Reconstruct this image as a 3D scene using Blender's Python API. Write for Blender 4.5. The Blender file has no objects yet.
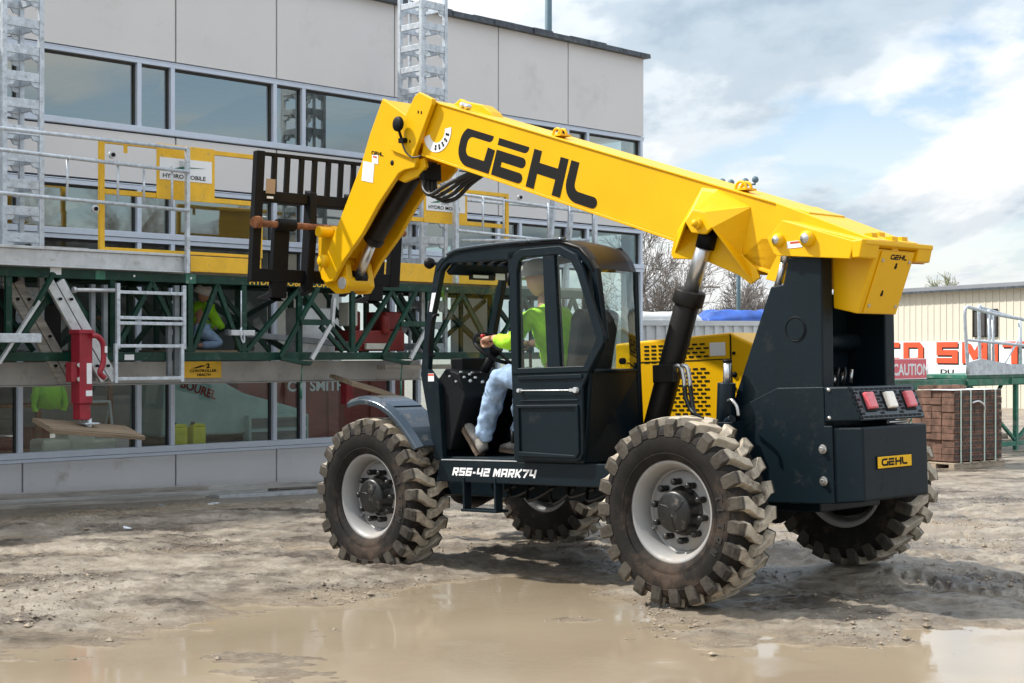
import bpy, bmesh, math, random
import numpy as np
from mathutils import Vector, Matrix, noise
D = bpy.data; SC = bpy.context.scene
rnd = random.Random(7)
R = math.radians

# ------------------------------------------------------------------ camera
F = 1540.0; CZ = 1.668
cam_d = D.cameras.new('camera'); cam = D.objects.new('camera', cam_d)
SC.collection.objects.link(cam); SC.camera = cam
cam.location = (0, 0, CZ); cam.rotation_euler = (R(90), 0, 0)
cam_d.sensor_width = 36; cam_d.lens = F / 1024 * 36
cam_d.shift_y = (352 - 341.5) / 1024
cam_d.clip_start = .1; cam_d.clip_end = 3000

# ------------------------------------------------------------------ light
SUN_DIR = Vector((-.97, .17, 0)).normalized(); SUN_EL = 50
sv = Vector((SUN_DIR.x * math.cos(R(SUN_EL)), SUN_DIR.y * math.cos(R(SUN_EL)), math.sin(R(SUN_EL))))
sl = D.lights.new('sun', 'SUN'); sl.energy = 4.3; sl.angle = R(1.2); sl.color = (1, .955, .88)
so = D.objects.new('sun', sl); SC.collection.objects.link(so)
so.rotation_euler = sv.to_track_quat('Z', 'Y').to_euler(); so.location = sv * 30

W = D.worlds.new('World'); SC.world = W; W.use_nodes = True
nt = W.node_tree; nt.nodes.clear(); N = nt.nodes.new; LK = nt.links.new
out = N('ShaderNodeOutputWorld'); bg1 = N('ShaderNodeBackground'); bg2 = N('ShaderNodeBackground'); mx = N('ShaderNodeMixShader')
sky = N('ShaderNodeTexSky'); sky.sky_type = 'NISHITA'; sky.sun_disc = False
sky.sun_elevation = R(SUN_EL); sky.sun_rotation = math.atan2(SUN_DIR.x, SUN_DIR.y); sky.dust_density = .6
LK(sky.outputs[0], bg1.inputs[0]); bg1.inputs[1].default_value = .13
tc = N('ShaderNodeTexCoord'); sep = N('ShaderNodeSeparateXYZ'); LK(tc.outputs['Generated'], sep.inputs[0])
def M_(op, a, b=None, c=None):
    n = N('ShaderNodeMath'); n.operation = op
    for i, v in enumerate((a, b, c)):
        if v is None: continue
        if isinstance(v, (int, float)): n.inputs[i].default_value = v
        else: LK(v, n.inputs[i])
    return n.outputs[0]
zz = M_('ADD', M_('MAXIMUM', sep.outputs[2], 0.0), .16)
cx_ = M_('DIVIDE', sep.outputs[0], zz); cy_ = M_('DIVIDE', sep.outputs[1], zz)
cmb = N('ShaderNodeCombineXYZ'); LK(cx_, cmb.inputs[0]); LK(cy_, cmb.inputs[1])
def wnoise(scale, det, rough, off, dist=0):
    mp_ = N('ShaderNodeMapping'); LK(cmb.outputs[0], mp_.inputs[0]); mp_.inputs['Location'].default_value = off
    mp_.inputs['Scale'].default_value = (1.15, .72, 1)
    n = N('ShaderNodeTexNoise'); LK(mp_.outputs[0], n.inputs['Vector']); n.inputs['Scale'].default_value = scale
    n.inputs['Detail'].default_value = det; n.inputs['Roughness'].default_value = rough; n.inputs['Distortion'].default_value = dist
    return n.outputs[0]
def wramp(v, stops):
    r = N('ShaderNodeValToRGB'); LK(v, r.inputs[0]); e = r.color_ramp.elements
    while len(e) > 1: e.remove(e[-1])
    e[0].position = stops[0][0]; e[0].color = (*stops[0][1], 1)
    for p, c in stops[1:]:
        q = e.new(p); q.color = (*c, 1)
    r.color_ramp.interpolation = 'EASE'
    return r.outputs[0]
cov = wramp(wnoise(.9, 7, .55, (12, 1, 1), .3), [(.37, (0, 0, 0)), (.49, (1, 1, 1))])
shade = wramp(wnoise(1.15, 8, .56, (21.4, 3.3, 4), .2), [(.33, (.34, .44, .54)), (.43, (.52, .61, .69)), (.49, (.74, .80, .85)), (.56, (.96, .97, .97))])
LK(shade, bg2.inputs[0]); LK(M_('ADD', M_('MULTIPLY', M_('MAXIMUM', sep.outputs[2], 0.0), 1.05), .70), bg2.inputs[1])
# towards the horizon the cloud thickens into a bright even layer
hz = M_('SUBTRACT', 1.0, M_('MULTIPLY', M_('MAXIMUM', sep.outputs[2], 0.0), 5.5))
hzc = N('ShaderNodeClamp'); LK(hz, hzc.inputs[0])
cov2 = M_('MAXIMUM', cov, M_('MULTIPLY', hzc.outputs[0], 1.0))
LK(cov2, mx.inputs[0]); LK(bg1.outputs[0], mx.inputs[1]); LK(bg2.outputs[0], mx.inputs[2]); LK(mx.outputs[0], out.inputs[0])
SC.view_settings.view_transform = 'Standard'; SC.view_settings.look = 'None'
SC.view_settings.exposure = 0.44; SC.view_settings.gamma = 1
SC.view_settings.use_curve_mapping = False
SC.cycles.max_bounces = 8; SC.cycles.transparent_max_bounces = 16

# ------------------------------------------------------------------ materials
def mat(name, col, rough=.5, metal=0, var=.15, vscale=6, bump=0, bscale=40, dirt=None, dirt_amt=0, dscale=5, spec=.5, coat=0, rvar=0, wood=False):
    m = D.materials.new(name); m.use_nodes = True; t = m.node_tree; t.nodes.clear()
    n = t.nodes.new; l = t.links.new
    o = n('ShaderNodeOutputMaterial'); p = n('ShaderNodeBsdfPrincipled'); l(p.outputs[0], o.inputs[0])
    p.inputs['Roughness'].default_value = rough; p.inputs['Metallic'].default_value = metal
    p.inputs['Specular IOR Level'].default_value = spec; p.inputs['Coat Weight'].default_value = coat; p.inputs['Coat Roughness'].default_value = .12
    c = n('ShaderNodeTexCoord')
    src = c.outputs['Object']
    if wood:
        mpn = n('ShaderNodeMapping'); l(src, mpn.inputs[0]); mpn.inputs['Scale'].default_value = (1, 12, 12); src = mpn.outputs[0]
    ns = n('ShaderNodeTexNoise'); l(src, ns.inputs['Vector']); ns.inputs['Scale'].default_value = vscale; ns.inputs['Detail'].default_value = 6; ns.inputs['Roughness'].default_value = .62
    r = n('ShaderNodeValToRGB'); l(ns.outputs[0], r.inputs[0])
    e = r.color_ramp.elements; e[0].position = .32; e[1].position = .68
    e[0].color = (*[max(0, x * (1 - var)) for x in col], 1); e[1].color = (*[min(1, x * (1 + var)) for x in col], 1)
    cur = r.outputs[0]
    if dirt:
        nd = n('ShaderNodeTexNoise'); l(c.outputs['Object'], nd.inputs['Vector']); nd.inputs['Scale'].default_value = dscale; nd.inputs['Detail'].default_value = 9; nd.inputs['Roughness'].default_value = .7
        rd = n('ShaderNodeValToRGB'); l(nd.outputs[0], rd.inputs[0]); rd.color_ramp.elements[0].position = .62 - .35 * dirt_amt; rd.color_ramp.elements[1].position = .78 - .3 * dirt_amt
        mm = n('ShaderNodeMix'); mm.data_type = 'RGBA'; l(rd.outputs[0], mm.inputs[0]); l(cur, mm.inputs[6]); mm.inputs[7].default_value = (*dirt, 1)
        cur = mm.outputs[2]
        mr = n('ShaderNodeMapRange'); l(rd.outputs[0], mr.inputs[0]); mr.inputs[3].default_value = rough; mr.inputs[4].default_value = max(rough, .85)
        l(mr.outputs[0], p.inputs['Roughness'])
    elif rvar:
        mr = n('ShaderNodeMapRange'); l(ns.outputs[0], mr.inputs[0]); mr.inputs[1].default_value = .3; mr.inputs[2].default_value = .7
        mr.inputs[3].default_value = max(0, rough - rvar); mr.inputs[4].default_value = min(1, rough + rvar); l(mr.outputs[0], p.inputs['Roughness'])
    l(cur, p.inputs['Base Color'])
    if bump:
        nb = n('ShaderNodeTexNoise'); l(c.outputs['Object'], nb.inputs['Vector']); nb.inputs['Scale'].default_value = bscale; nb.inputs['Detail'].default_value = 5
        b = n('ShaderNodeBump'); b.inputs['Strength'].default_value = bump; b.inputs['Distance'].default_value = .01; l(nb.outputs[0], b.inputs['Height']); l(b.outputs[0], p.inputs['Normal'])
    return m
def glass(name, tint, gloss, rough=.02, ior=1.5):
    m = D.materials.new(name); m.use_nodes = True; t = m.node_tree; t.nodes.clear(); n = t.nodes.new; l = t.links.new
    o = n('ShaderNodeOutputMaterial'); tr = n('ShaderNodeBsdfTransparent'); gl = n('ShaderNodeBsdfGlossy'); mi = n('ShaderNodeMixShader'); fr = n('ShaderNodeLayerWeight')
    tr.inputs[0].default_value = (*tint, 1); gl.inputs[1].default_value = rough; gl.inputs[0].default_value = (.90, .94, .88, 1); fr.inputs[0].default_value = .5; pw = n('ShaderNodeMath'); pw.operation = 'POWER'; pw.inputs[1].default_value = 4.0; l(fr.outputs['Facing'], pw.inputs[0])
    ad = n('ShaderNodeMath'); ad.operation = 'ADD'; ad.use_clamp = True; l(pw.outputs[0], ad.inputs[0]); ad.inputs[1].default_value = gloss
    c = n('ShaderNodeTexCoord'); ns = n('ShaderNodeTexNoise'); l(c.outputs['Object'], ns.inputs['Vector']); ns.inputs['Scale'].default_value = .9; ns.inputs['Detail'].default_value = 1
    b = n('ShaderNodeBump'); b.inputs['Strength'].default_value = .05; b.inputs['Distance'].default_value = .05; l(ns.outputs[0], b.inputs['Height']); l(b.outputs[0], gl.inputs['Normal'])
    l(ad.outputs[0], mi.inputs[0]); l(tr.outputs[0], mi.inputs[1]); l(gl.outputs[0], mi.inputs[2]); l(mi.outputs[0], o.inputs[0])
    return m
MUDC = (.36, .30, .23)
X = dict(
 yellow=mat('yellow_paint', (.80, .445, .001), .40, var=.05, vscale=2, spec=.28, coat=.06, bump=.03, bscale=25),
 yellow2=mat('yellow_rail_paint', (.80, .46, .02), .45, var=.1, vscale=5, dirt=(.35, .28, .15), dirt_amt=.1, dscale=14),
 dark=mat('dark_navy_paint', (.0035, .010, .015), .42, var=.15, vscale=2, bump=.10, bscale=120, spec=.22, coat=.02, dirt=(.016, .018, .018), dirt_amt=.12, dscale=7),
 black=mat('black_paint', (.005, .0055, .007), .55, var=.3, vscale=4, spec=.18, dirt=(.03, .028, .025), dirt_amt=.05, dscale=20),
 cyl=mat('satin_black_cylinder', (.008, .0065, .006), .5, var=.3, vscale=5, spec=.35, dirt=(.03, .025, .02), dirt_amt=.1),
 roofb=mat('brown_black_roof', (.012, .009, .008), .45, spec=.3, var=.25, vscale=5, bump=.1),
 rubber=mat('tyre_rubber', (.012, .0105, .0095), .72, var=.4, vscale=7, spec=.22, dirt=(.075, .052, .038), dirt_amt=.34, dscale=3.2, bump=.15, bscale=60),
 rubber_letter=mat('raised_rubber_letter', (.020, .017, .015), .6),
 lug=mat('muddy_tyre_lug', (.46, .40, .315), .60, spec=.25, var=.34, vscale=6, dirt=(.07, .052, .038), dirt_amt=.34, dscale=4.5, bump=.35, bscale=45),
 rim=mat('silver_rim_paint', (.28, .275, .27), .45, var=.08, vscale=5, dirt=(.33, .29, .24), dirt_amt=.18, dscale=4),
 hub=mat('black_hub', (.008, .008, .008), .38, var=.4, vscale=12, dirt=(.13, .11, .09), dirt_amt=.18, dscale=14),
 chrome=mat('chrome_rod', (.66, .67, .70), .33, metal=.9, var=.05),
 bolt=mat('zinc_bolt', (.55, .54, .52), .3, metal=.9, var=.15, vscale=30),
 fender=mat('grey_blue_fender', (.055, .075, .095), .22, metal=.35, var=.1, vscale=3, coat=.4, dirt=(.22, .20, .17), dirt_amt=.12, dscale=9),
 hose=mat('black_rubber_hose', (.015, .015, .015), .45),
 white=mat('white_paint', (.80, .80, .79), .5, var=.04),
 decal_white=mat('white_decal', (.82, .83, .84), .4, var=.03),
 decal_black=mat('black_decal', (.007, .007, .007), .6, var=.1, spec=.2),
 decal_red=mat('red_decal', (.62, .07, .03), .5),
 decal_blue=mat('blue_decal', (.10, .22, .55), .5),
 light_red=mat('red_lamp_lens', (.72, .13, .15), .18, var=.15, vscale=50, coat=.6),
 light_white=mat('white_lamp_lens', (.92, .86, .76), .18, var=.08, vscale=50, coat=.6),
 grille=mat('grey_grille_paint', (.055, .070, .082), .35, var=.1, spec=.5),
 darkarm=mat('dark_grey_steel', (.16, .18, .19), .5, var=.3, vscale=6),
 rust=mat('rusty_steel', (.24, .09, .035), .8, var=.45, vscale=25, bump=.3),
 galv=mat('galvanised_steel', (.56, .61, .66), .42, metal=.35, var=.22, vscale=14, dirt=(.30, .31, .32), dirt_amt=.2, dscale=20, bump=.08),
 alu=mat('aluminium', (.56, .58, .59), .40, metal=.5, var=.14, vscale=8, dirt=(.36, .34, .31), dirt_amt=.15, dscale=9, bump=.06),
 green=mat('dark_green_paint', (.003, .036, .022), .42, var=.35, vscale=5, spec=.35, dirt=(.09, .12, .10), dirt_amt=.12, dscale=12),
 green_lt=mat('weathered_green_paint', (.03, .17, .11), .5, var=.3, vscale=6, dirt=(.25, .27, .24), dirt_amt=.3, dscale=10),
 red=mat('red_jack_paint', (.30, .014, .028), .38, var=.2, vscale=6, dirt=(.25, .12, .10), dirt_amt=.15),
 panel=mat('warm_grey_wall_panel', (.68, .665, .66), .55, var=.03, vscale=.6, bump=.02, bscale=30, dirt=(.60,.585,.57), dirt_amt=.15, dscale=.9),
 panel_lo=mat('pale_grey_base_panel', (.68, .67, .67), .55, var=.04, vscale=.8, dirt=(.42, .38, .33), dirt_amt=.08, dscale=2),
 gap=mat('dark_joint', (.05, .05, .05), .8),
 frame=mat('anodised_window_frame', (.58, .64, .74), .38, metal=.25, var=.04),
 coping=mat('dark_membrane_coping', (.045, .055, .065), .45, var=.5, vscale=9, dirt=(.22, .22, .22), dirt_amt=.15, dscale=8),
 ply=mat('plywood_edge', (.42, .26, .13), .7, var=.25, vscale=4),
 inter=mat('interior_wall', (.14, .155, .155), .8, var=.3, vscale=.8),
 interf=mat('interior_floor', (.22, .215, .205), .7, var=.2, vscale=1),
 concrete=mat('grey_concrete', (.40, .385, .36), .8, var=.14, vscale=3, bump=.2, bscale=30, dirt=(.28, .24, .19), dirt_amt=.2, dscale=4),
 wood=mat('weathered_board', (.24, .18, .12), .75, var=.3, vscale=2.5, wood=True),
 greyboard=mat('grey_weathered_board', (.36, .33, .29), .75, var=.35, vscale=2.5, wood=True),
 paleboard=mat('pale_weathered_board', (.50, .48, .45), .7, var=.25, vscale=2.5, wood=True),
 hivis=mat('hi_vis_cloth', (.42, .85, .03), .8, var=.12, vscale=9, bump=.5, bscale=14),
 hivis2=mat('hi_vis_cloth_deep', (.30, .68, .02), .8, var=.12, vscale=9, bump=.5, bscale=14),
 denim=mat('washed_blue_denim', (.30, .42, .60), .85, var=.32, vscale=9, bump=.6, bscale=18),
 skin=mat('skin', (.52, .28, .19), .55, var=.06),
 shoe=mat('muddy_shoe_leather', (.27, .25, .225), .8, var=.4, vscale=25, bump=.3),
 sole=mat('shoe_sole', (.16, .115, .08), .8, var=.3, vscale=30),
 hat=mat('hard_hat_plastic', (.42, .41, .38), .35, var=.05),
 seat=mat('black_vinyl', (.018, .018, .019), .55, var=.2),
 red2=mat('red_knob', (.5, .02, .02), .35),
 tarp=mat('blue_tarp', (.03, .10, .42), .42, var=.35, vscale=3, bump=1.0, bscale=2.5),
 bag=mat('white_sheet_plastic', (.62, .64, .65), .4, var=.12, vscale=3, bump=.8, bscale=5),
 whitecorr=mat('white_corrugated_sheet', (.66, .68, .69), .5, var=.06, vscale=2),
 beige=mat('cream_metal_siding', (.58, .55, .46), .6, var=.05, vscale=.7),
 roofm=mat('grey_metal_roof', (.20, .215, .24), .45, var=.1, vscale=1),
 banner=mat('white_banner', (.74, .77, .78), .5, var=.05, vscale=1.5),
 orange=mat('red_orange_letter', (.72, .075, .022), .5, var=.08),
 pink=mat('faded_red_sign', (.72, .14, .17), .5, var=.1, vscale=4),
 barnred=mat('dark_red_box_paint', (.24, .022, .018), .45, var=.3, vscale=2),
 pallet=mat('pallet_wood', (.36, .29, .21), .8, var=.3, vscale=3, wood=True),
 bark=mat('bare_bark', (.20, .18, .165), .9, var=.3, vscale=3),  # bark lightened, haze over the far trees is in the colour
 budding=mat('budding_twig', (.22, .23, .12), .9, var=.3, vscale=5),
 needle=mat('conifer_needles', (.035, .06, .04), .8, var=.4, vscale=4),
 poleg=mat('painted_steel_pole', (.10, .17, .21), .5, var=.1),
 cream=mat('cream_plastic', (.62, .60, .52), .45, var=.1),
 jug=mat('yellow_plastic_jug', (.68, .66, .03), .35, var=.12),
 teal=mat('teal_grey_cover', (.36, .50, .47), .55, var=.15, vscale=3),
 brick=None, card=mat('brown_cardboard', (.40, .28, .17), .8, var=.1),
 strap=mat('pale_green_strap', (.55, .66, .58), .5, var=.05),
 litter=mat('pale_litter', (.70, .74, .78), .6, var=.1),
 glass_b=glass('building_glass', (.40, .52, .51), .31, .03),
 glass_lo=glass('ground_floor_glass', (.78, .86, .85), .05, .02),
 glass_c=glass('cab_glass', (.82, .88, .86), .055, .02),
)
def lugmat():
    m = X['lug']; t = m.node_tree; n = t.nodes.new; l = t.links.new
    p = [q for q in t.nodes if q.type == 'BSDF_PRINCIPLED'][0]; src = p.inputs['Base Color'].links[0].from_socket
    c = n('ShaderNodeTexCoord'); sp = n('ShaderNodeSeparateXYZ'); l(c.outputs['Object'], sp.inputs[0]); ab = n('ShaderNodeMath'); ab.operation = 'ABSOLUTE'; l(sp.outputs[1], ab.inputs[0])
    ns = n('ShaderNodeTexNoise'); l(c.outputs['Object'], ns.inputs['Vector']); ns.inputs['Scale'].default_value = 11; ad = n('ShaderNodeMath'); ad.operation = 'MULTIPLY_ADD'; l(ns.outputs[0], ad.inputs[0]); ad.inputs[1].default_value = .035; l(ab.outputs[0], ad.inputs[2])
    mr = n('ShaderNodeMapRange'); l(ad.outputs[0], mr.inputs[0]); mr.inputs[1].default_value = .166; mr.inputs[2].default_value = .182; mr.inputs[3].default_value = 0; mr.inputs[4].default_value = .88
    mi = n('ShaderNodeMix'); mi.name = 'mud_edge'; mi.data_type = 'RGBA'; l(mr.outputs[0], mi.inputs[0]); l(src, mi.inputs[6]); mi.inputs[7].default_value = (.012,.0105,.0095,1); l(mi.outputs[2], p.inputs['Base Color'])
lugmat()
def brickmat():
    m = mat('fired_brick', (.16, .088, .062), .85, var=.55, vscale=7, bump=.3, bscale=30); return m
X['brick'] = brickmat()

# ------------------------------------------------------------------ mesh builder
class MB:
    def __init__(s, fn=None): s.v = []; s.f = []; s.sm = []; s.fn = fn; s.marks = []
    def add(s, vs, fs, smooth=False):
        b = len(s.v); s.marks.append((b, len(s.f))); s.v += [tuple(p) for p in vs]
        for q in fs: s.f.append([i + b for i in q]); s.sm.append(smooth)
        return s
    def box(s, a, b):
        x0, x1 = sorted((a[0], b[0])); y0, y1 = sorted((a[1], b[1])); z0, z1 = sorted((a[2], b[2]))
        return s.add([(x0,y0,z0),(x1,y0,z0),(x1,y1,z0),(x0,y1,z0),(x0,y0,z1),(x1,y0,z1),(x1,y1,z1),(x0,y1,z1)],
              [(0,3,2,1),(4,5,6,7),(0,1,5,4),(1,2,6,5),(2,3,7,6),(3,0,4,7)])
    def bar(s, p, q, w, h=None, up=(0,0,1), roll=0):
        h = w if h is None else h
        p = Vector(p); q = Vector(q); d = (q - p).normalized(); u = Vector(up)
        if abs(d.dot(u)) > .98: u = Vector((1,0,0))
        a = d.cross(u).normalized(); b = a.cross(d).normalized()
        if roll: rm = Matrix.Rotation(roll, 3, d); a = rm @ a; b = rm @ b
        a = a * w / 2; b = b * h / 2
        vs = [p-a-b, p+a-b, p+a+b, p-a+b, q-a-b, q+a-b, q+a+b, q-a+b]
        return s.add(vs, [(0,3,2,1),(4,5,6,7),(0,1,5,4),(1,2,6,5),(2,3,7,6),(3,0,4,7)])
    def prism(s, poly, axis, c0, c1):
        """poly = list of 2-D points in the two other axes (in xyz order), extruded along axis from c0 to c1"""
        def mk(p, c):
            q = list(p); q.insert(axis, c); return tuple(q)
        ar = sum(poly[i][0]*poly[(i+1)%len(poly)][1]-poly[(i+1)%len(poly)][0]*poly[i][1] for i in range(len(poly)))
        if (ar < 0) != (axis == 1): poly = poly[::-1]
        if c0 > c1: c0, c1 = c1, c0
        n = len(poly); vs = [mk(p, c0) for p in poly] + [mk(p, c1) for p in poly]
        fs = [list(range(n))[::-1], [i + n for i in range(n)]] + [(i, (i+1) % n, (i+1) % n + n, i + n) for i in range(n)]
        return s.add(vs, fs)
    def tube(s, pts, r, seg=10, cap=True, closed=False, smooth=True):
        pts = [Vector(p) for p in pts]; n = len(pts); rs = r if isinstance(r, (list, tuple)) else [r] * n
        t0 = (pts[1] - pts[0]).normalized(); u = Vector((0,0,1)) if abs(t0.z) < .9 else Vector((1,0,0))
        a = t0.cross(u).normalized(); vs = []
        for i, p in enumerate(pts):
            if closed: t = (pts[(i+1) % n] - pts[i-1]).normalized()
            else: t = (pts[min(i+1, n-1)] - pts[max(i-1, 0)]).normalized()
            a = (a - t * a.dot(t)).normalized(); b = t.cross(a)
            for k in range(seg):
                g = 2*math.pi*k/seg; vs.append(p + (a*math.cos(g) + b*math.sin(g)) * rs[i])
        fs = []
        for i in range(n if closed else n - 1):
            j = (i+1) % n
            for k in range(seg): k2 = (k+1) % seg; fs.append((i*seg+k, i*seg+k2, j*seg+k2, j*seg+k))
        s.add(vs, fs, smooth)
        if cap and not closed:
            b0 = len(s.v) - n*seg
            s.f.append([b0+k for k in range(seg)][::-1]); s.sm.append(False)
            s.f.append([b0+(n-1)*seg+k for k in range(seg)]); s.sm.append(False)
        return s
    def cyl(s, p, q, r, r2=None, seg=20): return s.tube([p, q], [r, r if r2 is None else r2], seg)
    def lathe(s, prof, c, axis=1, seg=48, smooth=True, closed=False):
        """prof = (radius, offset along axis) pairs, revolved about an axis through c"""
        vs = []; n = len(prof)
        for k in range(seg):
            g = 2*math.pi*k/seg; cs, sn = math.cos(g), math.sin(g)
            for r, h in prof:
                if axis == 1: vs.append((c[0]+r*cs, c[1]+h, c[2]+r*sn))
                elif axis == 0: vs.append((c[0]+h, c[1]+r*cs, c[2]+r*sn))
                else: vs.append((c[0]+r*cs, c[1]+r*sn, c[2]+h))
        fs = []
        for k in range(seg):
            k2 = (k+1) % seg
            for i in range(n if closed else n-1):
                i2 = (i+1) % n
                fs.append((k*n+i, k2*n+i, k2*n+i2, k*n+i2))
        return s.add(vs, fs, smooth)
    def quad(s, a, b, c, d, th=0): return s.add([a,b,c,d], [(0,1,2,3)])
    def build(s, name, m, parent=None, bevel=0, seg=2, loc=None, rot=None):
        if s.fn: s.v = [s.fn(p) for p in s.v]
        me = D.meshes.new(name); me.from_pydata([tuple(p) for p in s.v], [], s.f); me.update()
        me.polygons.foreach_set('use_smooth', s.sm)
        bm = bmesh.new(); bm.from_mesh(me); bmesh.ops.recalc_face_normals(bm, faces=bm.faces); bm.to_mesh(me); bm.free()
        me.materials.append(m if not isinstance(m, str) else X[m])
        o = D.objects.new(name, me); SC.collection.objects.link(o)
        if parent: o.parent = parent
        if loc: o.location = loc
        if rot: o.rotation_euler = rot
        if bevel:
            b = o.modifiers.new('bevel', 'BEVEL'); b.width = bevel; b.segments = seg; b.limit_method = 'ANGLE'; b.angle_limit = R(35); b.harden_normals = False
        return o
def build_each(mb, per, name, m, parent=None, **kw):
    """every separate piece of a builder as a part of its own"""
    mk = mb.marks + [(len(mb.v), len(mb.f))]
    for i in range(0, len(mk)-1, per):
        j = min(i+per, len(mk)-1); q = MB(mb.fn); v0, f0 = mk[i]; v1, f1 = mk[j]
        q.v = mb.v[v0:v1]; q.f = [[k-v0 for k in f] for f in mb.f[f0:f1]]; q.sm = mb.sm[f0:f1]; q.build(name, m, parent, **kw)
def tag(o, label=None, cat=None, group=None, kind=None):
    if label: o['label'] = label
    if cat: o['category'] = cat
    if group: o['group'] = group
    if kind: o['kind'] = kind
    return o
def empty(name, mat4, label, cat, group=None):
    o = D.objects.new(name, None); SC.collection.objects.link(o); o.empty_display_size = .2
    o.matrix_world = mat4; return tag(o, label, cat, group)
def copy_tree(o, parent=None):
    c = o.copy(); SC.collection.objects.link(c)
    if parent is not None:
        c.parent = parent; c.matrix_parent_inverse = o.matrix_parent_inverse.copy()
    for ch in list(o.children): copy_tree(ch, c)
    return c
def at(x, y, z=0): return Matrix.Translation((x, y, z))

# writing: stroke logo and font text
def strip2d(pts, w, cap0=False, cap1=False):
    P = [Vector(p) for p in pts]; n = len(P); L = []; Rr = []
    for i in range(n):
        d0 = (P[i]-P[i-1]).normalized() if i else (P[1]-P[0]).normalized()
        d1 = (P[i+1]-P[i]).normalized() if i < n-1 else d0
        n0 = Vector((-d0.y, d0.x)); n1 = Vector((-d1.y, d1.x)); m = (n0+n1).normalized(); k = w/2/max(.35, m.dot(n0))
        L.append(P[i]+m*k); Rr.append(P[i]-m*k)
    def capo(p, d):
        a = math.atan2(d.y, d.x)
        return [p + Vector((math.cos(a+g), math.sin(a+g)))*w/2 for g in [math.pi/2 - math.pi*j/8 for j in range(1, 8)]]
    polys = [[Rr[i], Rr[i+1], L[i+1], L[i]] for i in range(n-1)]
    if cap1: d = (P[-1]-P[-2]).normalized(); polys.append([Rr[-1]] + capo(P[-1], d)[::-1] + [L[-1]])
    if cap0: d = (P[0]-P[1]).normalized(); polys.append([L[0]] + capo(P[0], d)[::-1] + [Rr[0]])
    return polys
def arc(cx, cy, r, a0, a1, n=7): return [(cx+r*math.cos(R(a0+(a1-a0)*i/n)), cy+r*math.sin(R(a0+(a1-a0)*i/n))) for i in range(n+1)]
def logo_polys():
    w = .262; h = 1 - w; q = w/2; r = .30; out = []
    # G
    x0 = q; x1 = 1.10
    out += strip2d([(x1-.12, 1-q)] + [(x0+r, 1-q)] + arc(x0+r, 1-q-r, r, 90, 180)[1:] + arc(x0+r, q+r, r, 180, 270) + [(x1-.02, q), (x1+.02, .60)], w, cap0=True)
    # E
    e = 1.42
    out += strip2d([(e-q, 1-q), (e+.78, 1-q)], w, cap1=True)
    out += strip2d([(e+.78, .5), (e, .5), (e, q), (e+.78, q)], w*.95, cap0=True, cap1=True)
    # H
    a = 2.62; b = a+.86
    out += strip2d([(a, 0), (a, 1.0)], w); out += strip2d([(b, 0), (b, 1.0)], w); out += strip2d([(a+q, .5), (b-q, .5)], w)
    # L
    c = 3.82
    out += strip2d([(c, 1.0), (c, q+r)] + arc(c+r, q+r, r, 180, 270)[1:] + [(c+.78, q)], w, cap1=True)
    return out
LOGO_W = 4.72
def logo(name, m, parent, org, ex, ey, height, depth=.002, fn=None, slant=0):
    ex = Vector(ex); ey = Vector(ey); nrm = ex.cross(ey).normalized(); org = Vector(org); b = MB(fn)
    for poly in logo_polys():
        lo = [org + ex*((p.x + slant*p.y)*height) + ey*(p.y*height) for p in poly]; hi = [p + nrm*depth for p in lo]
        k = len(lo); b.add(lo+hi, [list(range(k, 2*k))] + [(i, (i+1)%k, (i+1)%k+k, i+k) for i in range(k)])
    return b.build(name, m, parent)
def text(s, name, m, parent, org, ex, ey, size, depth=.002, bold=0.0, shear=0, align='LEFT', sx=1, fn=None):
    cu = D.curves.new(name, 'FONT'); cu.body = s; cu.size = size; cu.extrude = depth; cu.offset = bold; cu.shear = shear; cu.align_x = align; cu.resolution_u = 3
    t = D.objects.new(name, cu); SC.collection.objects.link(t); dg = bpy.context.evaluated_depsgraph_get()
    me = D.meshes.new_from_object(t.evaluated_get(dg)); D.objects.remove(t)
    ex = Vector(ex).normalized()*sx; ey = Vector(ey).normalized(); nz = ex.cross(ey).normalized(); org = Vector(org)
    for v in me.vertices:
        p = org + ex*v.co.x + ey*v.co.y + nz*v.co.z; v.co = Vector(fn(p)) if fn else p
    me.materials.clear(); me.materials.append(X[m]); me.name = name
    o = D.objects.new(name, me); SC.collection.objects.link(o)
    if parent: o.parent = parent
    return o
def smooth_path(pts, n=6):
    P = [Vector(p) for p in pts]; out = []
    for i in range(len(P)-1):
        p0 = P[max(i-1, 0)]; p1 = P[i]; p2 = P[i+1]; p3 = P[min(i+2, len(P)-1)]
        for k in range(n):
            t = k/n; out.append(.5*((2*p1)+(-p0+p2)*t+(2*p0-5*p1+4*p2-p3)*t*t+(-p0+3*p1-3*p2+p3)*t**3))
    return out + [P[-1]]

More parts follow.
